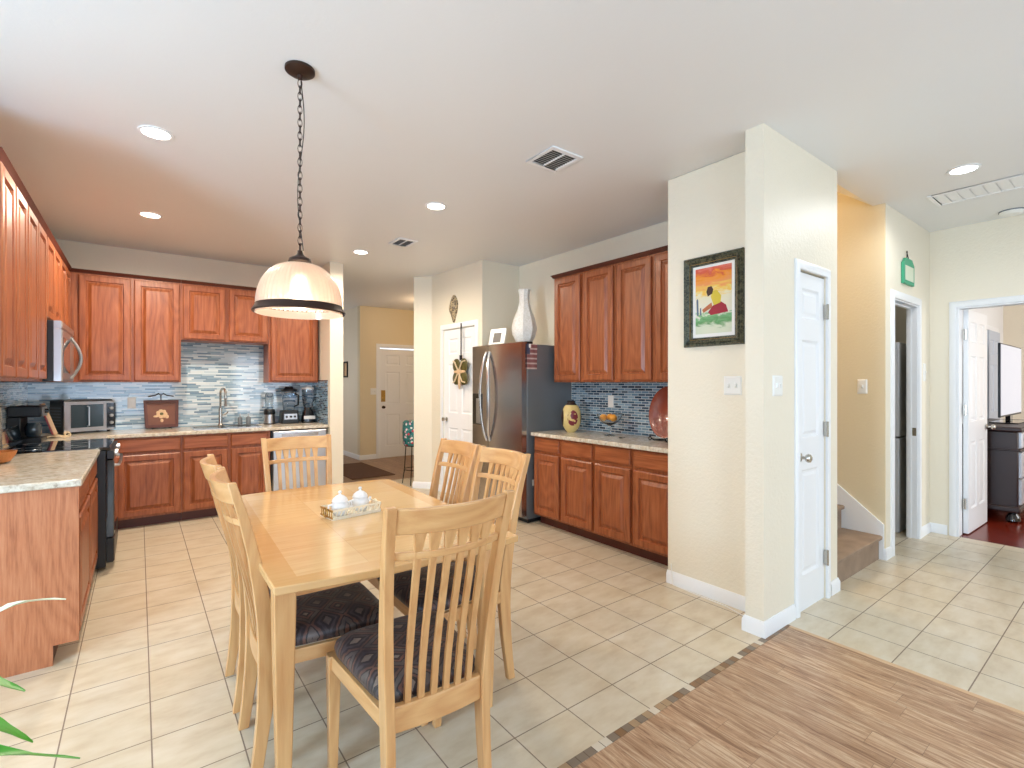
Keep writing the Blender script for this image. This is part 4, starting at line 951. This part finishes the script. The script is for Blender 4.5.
def vent(x0, x1, y0, y1, label, div=True, n=10, mat='vent_dark', name='ceiling_vent'):
    t = thing(name, label, 'vent', ((x0 + x1) / 2, (y0 + y1) / 2, H)); a, b = (x1 - x0) / 2, (y1 - y0) / 2; f = 0.028
    m = MB()
    for q in ((-a, a, -b, -b + f), (-a, a, b - f, b), (-a, -a + f, -b + f, b - f), (a - f, a, -b + f, b - f)): m.box(*q, -0.010, -0.0005)
    if div: m.box(-0.006, 0.006, -b + f, b - f, -0.009, -0.0005)
    m.build('frame', 'trim_white', t, 0.003)
    MB().box(-a + f, a - f, -b + f, b - f, -0.002, -0.0006).build('backing', mat, t)
    for k in range(n):
        y = -b + f + (2 * b - 2 * f) * (k + 0.5) / n
        MB().box(-a + f, a - f, -0.006 if mat == 'vent_dark' else -0.03, 0.006 if mat == 'vent_dark' else 0.03, -0.0006, 0.0006, M=Matrix.Translation((0, y, -0.0055)) @ Matrix.Rotation(math.radians(20 if mat == "vent_dark" else 2), 4, "X")).build('slat', 'vent_grey' if mat == 'vent_dark' else 'trim_white', t)
vent(1.925, 2.175, 2.14, 2.40, 'dark slatted ceiling vent near the middle of the ceiling')
vent(1.97, 2.17, 4.37, 4.63, 'farther dark slatted ceiling vent above the fridge side')
vent(4.665, 4.975, 0.05, 1.05, 'long white return vent at the right edge of the ceiling', False, 14, 'trim_white')
t = thing('smoke_detector', 'round white smoke detector at the right edge of the ceiling', 'smoke detector', (5.60, 0.72, H))
MB().lathe([(0.075, -0.0005), (0.075, -0.012), (0.055, -0.03), (0.02, -0.034)], (0, 0, 0), 28).build('housing', 'plate_white', t)
MB().lathe([(0.080, -0.0004), (0.080, -0.008), (0.0755, -0.008), (0.0755, -0.0004)], (0, 0, 0), 28, cap=False).build('base_ring', 'soap_grey', t)

# pendant
px, py = 0.568, 2.302
t = thing('pendant_light', 'ribbed glass dome pendant on a bronze chain above the table', 'pendant lamp', (px, py, 1.66))
zc = H - 1.66
MB().lathe([(0.062, zc - 0.0005), (0.062, zc - 0.012), (0.045, zc - 0.024), (0.012, zc - 0.03), (0.010, zc - 0.045)], (0, 0, 0), 28).build('canopy', 'bronze', t)
m = MB(); zt, zb_ = zc - 0.05, 0.285; n = 26
for k in range(n):
    z = zb_ + (zt - zb_) * (k + 0.5) / n
    rot = Matrix.Rotation(PI / 2, 3, 'X') if k % 2 else (Matrix.Rotation(PI / 2, 3, 'Z') @ Matrix.Rotation(PI / 2, 3, 'X'))
    m.torus((0, 0, z), 0.0120, 0.0021, rot, 12, 5, 0.75, 1.60)
m.build('chain', 'bronze', t)
MB().tube([(0.016 * math.sin(z * 9) + 0.004, 0.010 * math.cos(z * 7), z) for z in [zb_ + (zt - zb_) * k / 40 for k in range(41)]], 0.0022, 6).build('cord', 'black_satin', t)
MB().lathe([(0.010, 0.285), (0.014, 0.27), (0.02, 0.262), (0.045, 0.248), (0.048, 0.235)], (0, 0, 0), 28).build('cap', 'bronze', t)
R0 = 0.176; prof = []
for k in range(15):
    a = PI / 2 * k / 14; prof.append((0.035 + (R0 - 0.035) * math.sin(a) ** 0.9 if k else 0.035, 0.040 + 0.185 * math.cos(a)))
prof = [(r, z) for r, z in prof]; inner = [(r - 0.003, z - 0.002) for r, z in prof[::-1]]
MB().lathe(prof + inner, (0, 0, 0), 216, rib=0.012, nr=54, cap=False).build('glass_shade', 'ribbed_glass', t, smooth=60)
MB().lathe([(0.174, 0.042), (0.178, 0.042), (0.180, 0.034), (0.188, 0.020), (0.192, 0.013), (0.189, 0.007), (0.185, 0.010), (0.177, 0.024), (0.174, 0.034), (0.174, 0.042)], (0, 0, 0), 64, cap=False).build('rim_band', 'bronze', t)
MB().lathe([(0.173, 0.036), (0.180, 0.004), (0.177, 0.003), (0.170, 0.036), (0.173, 0.036)], (0, 0, 0), 64, cap=False).build('lower_glass', 'ribbed_glass', t)
MB().ell((0, 0, 0.13), 0.032, 0.032, 0.045).build('bulb', 'bulb_glow', t)
lamp('pendant_lamp', 'POINT', (px, py, 1.66 + 0.07), 3.5, WARM, 0.04)

# ------------------------------------------------------------------ table and chairs
TA = math.radians(-2.4)
t = thing('dining_table', 'rectangular maple dining table with inlaid panels', 'table', (0.794, 2.284, 0), TA)
a, b = 0.446, 0.716; TZ = 0.75
def table_mat():
    m, nt, bb_ = newmat('table_top'); oc = objco(nt); s = sep(nt, oc)
    ax = mth(nt, 'ABSOLUTE', s[0]); ay = mth(nt, 'ABSOLUTE', s[1])
    r, r2, mk = cells(nt, s[0], s[1], 0.285, 0.36, 0.0018, 0.0, False, -0.1425, 0.0)
    n = noise(nt, scaled(nt, oc, (2.0, 24, 24)), 2.0, 5.0, 0.6)
    base = ramp(nt, n, [(0.2, lin(204, 156, 98)), (0.5, lin(218, 176, 120)), (0.8, lin(226, 188, 136))])
    base = mix(nt, mth(nt, 'MULTIPLY', r, 0.55), base, lin(232, 206, 164))
    edge = mth(nt, 'MAXIMUM', mth(nt, 'GREATER_THAN', ax, 0.372), mth(nt, 'GREATER_THAN', ay, 0.66))
    base = mix(nt, edge, base, mix(nt, n, lin(206, 158, 98), lin(220, 178, 124)))
    nt.links.new(mix(nt, mth(nt, 'MULTIPLY', mth(nt, 'MULTIPLY', mk, mth(nt, 'SUBTRACT', 1.0, edge)), 0.35), base, lin(170, 116, 64)), bb_.inputs['Base Color'])
    bb_.inputs['Roughness'].default_value = 0.17; bb_.inputs['Coat Weight'].default_value = 0.4
table_mat()
pl = []
for k in range(17): q = -1 + k / 8; pl.append((a * q, -b - 0.035 * (1 - q * q)))
for k in range(1, 17): q = -1 + k / 8; pl.append((a + 0.012 * (1 - q * q), b * q))
for k in range(1, 17): q = 1 - k / 8; pl.append((a * q, b + 0.035 * (1 - q * q)))
for k in range(1, 16): q = 1 - k / 8; pl.append((-a - 0.012 * (1 - q * q), b * q))
MB().prism(pl, TZ - 0.026, TZ).build('tabletop', 'table_top', t, 0.004)
for q in ((-a + 0.05, a - 0.05, -b + 0.15, -b + 0.17), (-a + 0.05, a - 0.05, b - 0.17, b - 0.15)): MB().box(*q, TZ - 0.10, TZ - 0.0265).build('end_apron', 'maple_x', t)
for q in ((-a + 0.045, -a + 0.065, -b + 0.18, b - 0.18), (a - 0.065, a - 0.045, -b + 0.18, b - 0.18)): MB().box(*q, TZ - 0.10, TZ - 0.0265).build('side_apron', 'maple_y', t)
for sx in (-1, 1):
    for sy in (-1, 1):
        cx, cy = sx * (a - 0.054), sy * (b - 0.160)
        def sq(h, z): return [(cx + sx * (0.033 - h * 2 if i in (0, 3) else 0.033) if False else cx + (h if i in (1, 2) else -h), cy + (h if i in (2, 3) else -h), z) for i in range(4)]
        m = MB(); m.loft([sq(0.021, 0.0), sq(0.034, 0.62), sq(0.034, TZ - 0.0265)]); m.build('leg', 'maple_z', t, 0.004)

def make_chair(label):
    t = thing('dining_chair', label, 'chair', (0, 0, 0), 0, 'maple dining chairs around the table')
    HT = 1.030
    path = [(0.0, -0.240, 0.018), (0.10, -0.226, 0.020), (0.22, -0.212, 0.024), (0.34, -0.204, 0.028), (0.44, -0.203, 0.029), (0.54, -0.210, 0.027), (0.66, -0.227, 0.023), (0.78, -0.249, 0.019), (0.90, -0.276, 0.016), (HT, -0.314, 0.013)]
    for s in (-1, 1):
        rings = []
        for z, y, hd in path:
            x = s * (0.156 + 0.030 * max(0, (z - 0.4)) * 1.7)
            rings.append([(x - 0.0145, y - hd, z), (x + 0.0145, y - hd, z), (x + 0.0145, y + hd, z), (x - 0.0145, y + hd, z)])
        MB().loft(rings).build('rear_leg', 'maple_z', t, 0.003, smooth=50)
        m = MB(); x = s * 0.200
        def sq(h, z, y=0.215): return [(x - h, y - h, z), (x + h, y - h, z), (x + h, y + h, z), (x - h, y + h, z)]
        m.loft([sq(0.0145, 0.0, 0.222), sq(0.017, 0.15, 0.216), sq(0.020, 0.30, 0.213), sq(0.021, 0.413, 0.213)]); m.build('front_leg', 'maple_z', t, 0.003, smooth=50)
        m = MB(); m.loft([[(s * 0.150, -0.185, 0.365), (s * 0.168, -0.185, 0.365), (s * 0.168, -0.185, 0.415), (s * 0.150, -0.185, 0.415)], [(s * 0.192, 0.195, 0.365), (s * 0.211, 0.195, 0.365), (s * 0.211, 0.195, 0.415), (s * 0.192, 0.195, 0.415)]]); m.build('side_rail', 'maple_y', t, 0.002)
    MB().box(-0.175, 0.175, 0.203, 0.223, 0.365, 0.413).build('front_rail', 'maple_x', t, 0.002)
    def bow(x): return -0.042 * (1 - (x / 0.17) ** 2)
    def ypath(z):
        for (z0, y0, _), (z1, y1, _) in zip(path, path[1:]):
            if z <= z1: return y0 + (y1 - y0) * (z - z0) / (z1 - z0)
        return path[-1][1]
    def rail(z0, z1, th, off=0.0, k=1.0, zc=0.0):
        m = MB(); rings = []; n = 12
        for i in range(n + 1):
            hx = 0.143 + 0.055 * max(0, z0 - 0.4); x = -hx + 2 * hx * i / n; yb2 = bow(x) * k + off
            zt_ = z1 + zc * (1 - (x / 0.162) ** 2)
            rings.append([(x, ypath(z0) + yb2 - th / 2, z0), (x, ypath(z0) + yb2 + th / 2, z0), (x, ypath(z1) + yb2 + th / 2, zt_), (x, ypath(z1) + yb2 - th / 2, zt_)])
        return m.loft(rings)
    rail(0.950, 1.024, 0.022, zc=0.0).build('top_rail', 'maple_x', t, 0.004, smooth=50)
    rail(0.874, 0.897, 0.016).build('mid_rail', 'maple_x', t, 0.003, smooth=50)
    rail(0.360, 0.436, 0.022, k=0.35).build('rear_rail', 'maple_x', t, 0.003, smooth=50)
    for k in range(6):
        xs = -0.148 + 0.296 * (k + 1) / 7; rings = []
        for z, hw in ((0.434, 0.0095), (0.55, 0.0095), (0.66, 0.0095), (0.80, 0.0095), (0.874, 0.010), (0.897, 0.0105), (0.922, 0.014), (0.952, 0.018)):
            f = 0.35 + 0.65 * min(1, (z - 0.448) / 0.36); xx = xs * (0.96 + 0.04 * f); xx = xs * (0.95 + 0.10 * max(0, z - 0.448)); y = ypath(z) + bow(xs) * f
            rings.append([(xx - hw, y - 0.006, z), (xx + hw, y - 0.006, z), (xx + hw, y + 0.006, z), (xx - hw, y + 0.006, z)])
        MB().loft(rings).build('slat', 'maple_z', t, smooth=50)
    # cushion
    m = MB(); rings = []
    def outline(ins, z):
        P_ = []; N_ = 40
        for k in range(N_):
            a_ = 2 * PI * k / N_; c_, s_ = math.cos(a_), math.sin(a_)
            e = 0.30; cx = abs(c_) ** e * (1 if c_ > 0 else -1); sy = abs(s_) ** e * (1 if s_ > 0 else -1)
            y = 0.024 + sy * (0.215 - ins); hw = 0.166 + 0.045 * ((y + 0.19) / 0.4) - ins
            P_.append((cx * hw, y, z))
        return P_
    for ins, z in ((0.02, 0.4155), (0.004, 0.424), (0.0, 0.440), (0.004, 0.456), (0.018, 0.472), (0.05, 0.484), (0.12, 0.490)): rings.append(outline(ins, z))
    m.loft(rings); m.build('seat', 'seat_fabric', t, smooth=60)
    return t
ch = make_chair('maple slat back chair at the near end of the table, back to the viewer')
ch.location = (0.730, 1.524, 0); ch.rotation_euler = (0, 0, math.radians(-3.0))
def place(x, y, rz, label): return dup(ch, (x, y, 0), rz, label, 'maple dining chairs around the table')
place(0.562, 2.020, -PI / 2 + TA * 0.8, 'chair on the left side of the table nearer the viewer')
place(0.570, 2.458, -PI / 2 + TA * 0.8, 'chair on the left side of the table nearer the kitchen counter')
place(0.770, 2.930, PI + TA, 'chair at the far end of the table in front of the dishwasher')
place(1.128, 1.972, PI / 2 + TA * 0.3, 'chair on the right side of the table nearer the viewer')
place(1.140, 2.410, PI / 2 + TA * 0.3, 'chair on the right side of the table nearer the refrigerator')

# sugar and cream set
t = thing('condiment_basket', 'low cream openwork basket on the dining table', 'basket', (0.79, 2.285, TZ), math.radians(8))
bw, bd_, bh = 0.118, 0.062, 0.045
MB().box(-bw, bw, -bd_, bd_, 0.0, 0.006).build('bottom', 'gold_basket', t)
for s in (-1, 1):
    m = MB(); y = s * bd_
    m.box(-bw, bw, y - 0.002, y + 0.002, 0.006, 0.013); m.box(-bw, bw, y - 0.002, y + 0.002, bh - 0.008, bh)
    for k in range(11):
        x = -bw + 0.021 * k + 0.012; m.box(-0.0025, 0.0025, -0.0015, 0.0015, 0, 0.032, M=Matrix.Translation((x, y, 0.012)) @ Matrix.Rotation(math.radians(24), 4, 'Y'))
    m.build('side', 'gold_basket', t)
    m = MB(); x = s * bw; m.box(x - 0.002, x + 0.002, -bd_, bd_, 0.006, 0.013); m.box(x - 0.002, x + 0.002, -bd_, bd_, bh - 0.008, bh)
    for k in range(6): m.box(-0.0015, 0.0015, -0.0025, 0.0025, 0, 0.032, M=Matrix.Translation((x, -bd_ + 0.012 + 0.02 * k, 0.011)))
    m.torus((x * 1.05, 0, bh * 0.6), 0.02, 0.003, Matrix.Rotation(PI / 2, 3, 'Y'))
    m.build('end', 'brass' if s < 0 else 'gold_basket', t)
def pot(x, y, label, spout):
    S_ = 0.88
    t = thing('lidded_pot', label, 'pot', (x, y, TZ + 0.0065), math.radians(8), 'white porcelain pots'); t.scale = (0.88, 0.88, 0.88)
    MB().lathe([(0.028, 0), (0.032, 0.004), (0.042, 0.025), (0.046, 0.045), (0.040, 0.062), (0.036, 0.068)], (0, 0, 0), 28).build('body', 'porcelain', t)
    MB().lathe([(0.040, 0.0685), (0.041, 0.072), (0.034, 0.088), (0.018, 0.100), (0.007, 0.104), (0.006, 0.110), (0.010, 0.117), (0.006, 0.124)], (0, 0, 0), 28).build('lid', 'porcelain', t)
    MB().tube([(-0.040, 0, 0.058), (-0.062, 0, 0.056), (-0.064, 0, 0.032), (-0.042, 0, 0.026)], 0.005).build('handle', 'porcelain', t)
    if spout: MB().tube([(0.042, 0, 0.035), (0.055, 0, 0.045), (0.062, 0, 0.062)], [0.010, 0.008, 0.006]).build('spout', 'porcelain', t)
    else: MB().tube([(0.040, 0, 0.058), (0.062, 0, 0.056), (0.064, 0, 0.032), (0.042, 0, 0.026)], 0.005).build('handle', 'porcelain', t)
    return t
pot(0.790 - 0.056, 2.285 - 0.012, 'white lidded sugar pot on the left in the basket', False)
pot(0.790 + 0.050, 2.285 + 0.020, 'white lidded pot on the right in the basket', True)

# ------------------------------------------------------------------ foyer things
m = MB(); m.box(2.40, 3.05, 6.9, 8.3, 0.001, 0.010); tag(m.build('rug', 'rug_brown', None, 0.003), 'dark brown rug on the foyer floor', 'rug')
t = thing('plant_stand', 'black wire stand holding a floral round cushion by the hall corner', 'stool', (3.00, 6.14, 0))
MB().lathe([(0.15, 0.53), (0.165, 0.55), (0.17, 0.70), (0.165, 0.84), (0.14, 0.86)], (0, 0, 0), 32).build('cushion', 'floral_cloth', t)
for k in range(4):
    a_ = PI / 4 + PI / 2 * k; c_, s_ = math.cos(a_), math.sin(a_)
    MB().tube([(0.13 * c_, 0.13 * s_, 0.53), (0.15 * c_, 0.15 * s_, 0.20), (0.18 * c_, 0.18 * s_, 0.0)], 0.007).build('leg', 'iron', t)
MB().torus((0, 0, 0.20), 0.15, 0.005, seg=28).torus((0, 0, 0.522), 0.14, 0.007, seg=28).build('ring', 'iron', t)
t = thing('wall_art', 'small dark framed picture on the foyer side wall', 'picture', (3.13, 9.22, 1.48))
m = MB(FR); mitre(m, 0.22, 0.30, [(0, 0.001), (0, 0.02), (0.03, 0.018), (0.03, 0.001)]); m.build('frame', 'iron', t)
m = MB(FR); m.loft([rect(0.03, 0.19, 0.03, 0.27, 0.001), rect(0.03, 0.19, 0.03, 0.27, 0.006)]); m.build('print', 'light_wood', t)
lamp('foyer_lamp', 'POINT', (3.9, 7.3, 2.55), 9, (1.0, 0.70, 0.42), 0.1)
lamp('stair_lamp', 'POINT', (4.1, 2.9, 3.6), 30, (1.0, 0.78, 0.50), 0.1)
lamp('laundry_lamp', 'POINT', (5.4, 2.4, 2.6), 1.2, NEUT, 0.1)

# laundry: stacked machines
def machine(z, label, name):
    t = thing(name, label, 'washing machine' if name == 'washer' else 'dryer', (5.50, 1.43, z))
    MB().box(0, 0.62, 0.0, 0.62, 0, 0.86).build('body', 'appliance_white', t, 0.01)
    MB().lathe([(0.20, -0.001), (0.20, -0.03), (0.15, -0.04)], (0, 0.31, 0.42), 32, 'X').build('door', 'black_gloss', t)
    MB().box(-0.006, -0.001, 0.03, 0.59, 0.73, 0.83).build('control_panel', 'soap_grey', t, 0.002)
machine(0.0, 'white front loading washer in the laundry closet', 'washer'); machine(0.875, 'white dryer stacked on the washer in the laundry', 'dryer')

# bedroom: dresser, tv
t = thing('dresser', 'dark carved dresser with pale glare painted on its drawer fronts in the bedroom', 'dresser', (6.78, 0.83, 0))
DW, DD = 1.5, 0.44
MB().box(0, DW, 0, DD, 0.10, 0.89).build('body', 'dresser_wood', t, 0.01)
MB().box(-0.03, DW + 0.03, -0.03, DD, 0.891, 0.935).build('top', 'dresser_wood', t, 0.012)
MB().box(-0.02, DW + 0.02, -0.02, DD, 0.70, 0.72).build('moulding', 'dresser_wood', t, 0.006)
MB().box(-0.02, DW + 0.02, -0.02, DD, 0.10, 0.16).build('plinth', 'dresser_wood', t, 0.015)
for x in (0.04, DW - 0.04):
    for y in (0.04, DD - 0.05): MB().lathe([(0.03, 0), (0.055, 0.02), (0.05, 0.06), (0.03, 0.09), (0.045, 0.099)], (x, y, 0), 16).build('foot', 'black_gloss', t)
for c_ in range(2):
    for r_ in range(3):
        u0 = 0.03 + 0.735 * c_; z0 = 0.18 + 0.175 * r_ if r_ < 3 else 0.73
        if r_ == 2: z0 = 0.73; hh = 0.15
        else: z0 = 0.18 + 0.262 * r_; hh = 0.245
        m = MB(FB); slab(m, u0, u0 + 0.70, z0, z0 + hh, 0.001, 0.025); dr = m.build('drawer', 'drawer_glare', t)
        for x in (0.16, 0.54): MB(FB).lathe([(0.03, 0.026), (0.03, 0.03), (0.008, 0.034), (0.018, 0.05)], (0, 0, 0), 12, 'Z').build('pull', 'iron', dr, loc=(u0 + x, 0, z0 + hh / 2))
t = thing('television', 'flat television on the dark dresser with a painted glow for the window reflection', 'television', (6.98, 1.0, 0.936))
MB().box(0.0, 1.24, -0.02, 0.0, 0.075, 0.84).build('bezel', 'black_satin', t, 0.004)
MB().box(0.012, 1.228, -0.022, -0.0205, 0.095, 0.828).build('screen', 'screen_reflection_glow', t)
MB().box(0.3, 0.94, -0.11, 0.11, 0.0, 0.012).box(0.55, 0.69, -0.02, 0.02, 0.012, 0.08).build('stand', 'black_gloss', t, 0.003)

# cable on the floor by the picture wall
pts = [(2.865, 2.02, 0.10), (2.862, 1.98, 0.004), (2.850, 1.80, 0.004), (2.845, 1.60, 0.004), (2.80, 1.45, 0.004), (2.68, 1.405, 0.004)]
tag(MB().tube([(2.868, 2.0, 0.14)] + pts[1:], 0.003, 6).build('white_cable', 'plate_white', None), 'thin white cable along the foot of the picture wall', 'cable')

# ------------------------------------------------------------------ plant in the left foreground
t = thing('potted_plant', 'leafy green plant reaching in at the lower left corner', 'plant', (-0.62, 0.95, 0))
MB().lathe([(0.13, 0), (0.14, 0.01), (0.17, 0.26), (0.185, 0.265), (0.185, 0.30), (0.165, 0.30), (0.16, 0.27)], (0, 0, 0), 32).build('pot', 'terracotta', t)
MB().lathe([(0.16, 0.262), (0.158, 0.275)], (0, 0, 0), 28).build('soil', 'soil', t)
def leafblade(base_, tip, wd, droop, mat, name='leaf'):
    base_, tip = Vector(base_), Vector(tip); n = 12; m = MB(); dirv = (tip - base_); side = dirv.cross(Vector((0, 0, 1))).normalized()
    Lr, Rr, Ll, Rl = [], [], [], []
    rings = []
    for k in range(n + 1):
        q = k / n; c = base_.lerp(tip, q) + Vector((0, 0, droop * math.sin(PI * q))); w_ = wd * math.sin(PI * min(1, q ** 0.75 * 0.97 + 0.02)) + 0.0015
        wav = 0.006 * math.sin(q * 14) * math.sin(PI * q)
        rings.append([c - side * w_ + Vector((0, 0, 0.25 * w_ + wav)), c + Vector((0, 0, -0.001)), c + side * w_ + Vector((0, 0, 0.25 * w_ - wav)), c + Vector((0, 0, -0.0025))])
    m.loft(rings); return m.build(name, mat, t, smooth=70)
B0 = Vector((0, 0, 0.27))
for a_, b_, wd, dr, mt in ((Vector((0.119, 1.125, 0.487)), Vector((0.448, 1.0, 0.721)), 0.016, 0.09, 'leaf_pale'), (Vector((0.165, 0.902, 0.652)), Vector((0.398, 0.725, 0.606)), 0.026, 0.015, 'leaf_green'),
        (Vector((0.23, 0.727, 0.541)), Vector((0.422, 0.643, 0.518)), 0.026, 0.045, 'leaf_green'), (Vector((0.14, 0.795, 0.554)), Vector((0.507, 0.617, 0.457)), 0.012, 0.0, 'leaf_green'),
        (Vector((-0.15, 0.2, 0.6)), Vector((-0.3, 0.35, 0.7)), 0.04, 0.05, 'leaf_green'), (Vector((-0.15, -0.1, 0.55)), Vector((-0.35, -0.25, 0.65)), 0.04, 0.05, 'leaf_green'),
        (Vector((0.0, 0.2, 0.6)), Vector((0.0, 0.36, 0.62)), 0.04, 0.05, 'leaf_green'), (Vector((0.0, -0.2, 0.5)), Vector((0.02, -0.42, 0.5)), 0.04, 0.05, 'leaf_green')):
    leafblade(a_, b_, wd, dr, mt)
    MB().tube([B0 + (a_ - B0) * q + Vector((0, 0, 0.05 * math.sin(PI * q))) for q in (0, 0.25, 0.5, 0.75, 1.0)], 0.004, 6).build('stem', 'leaf_green', t)
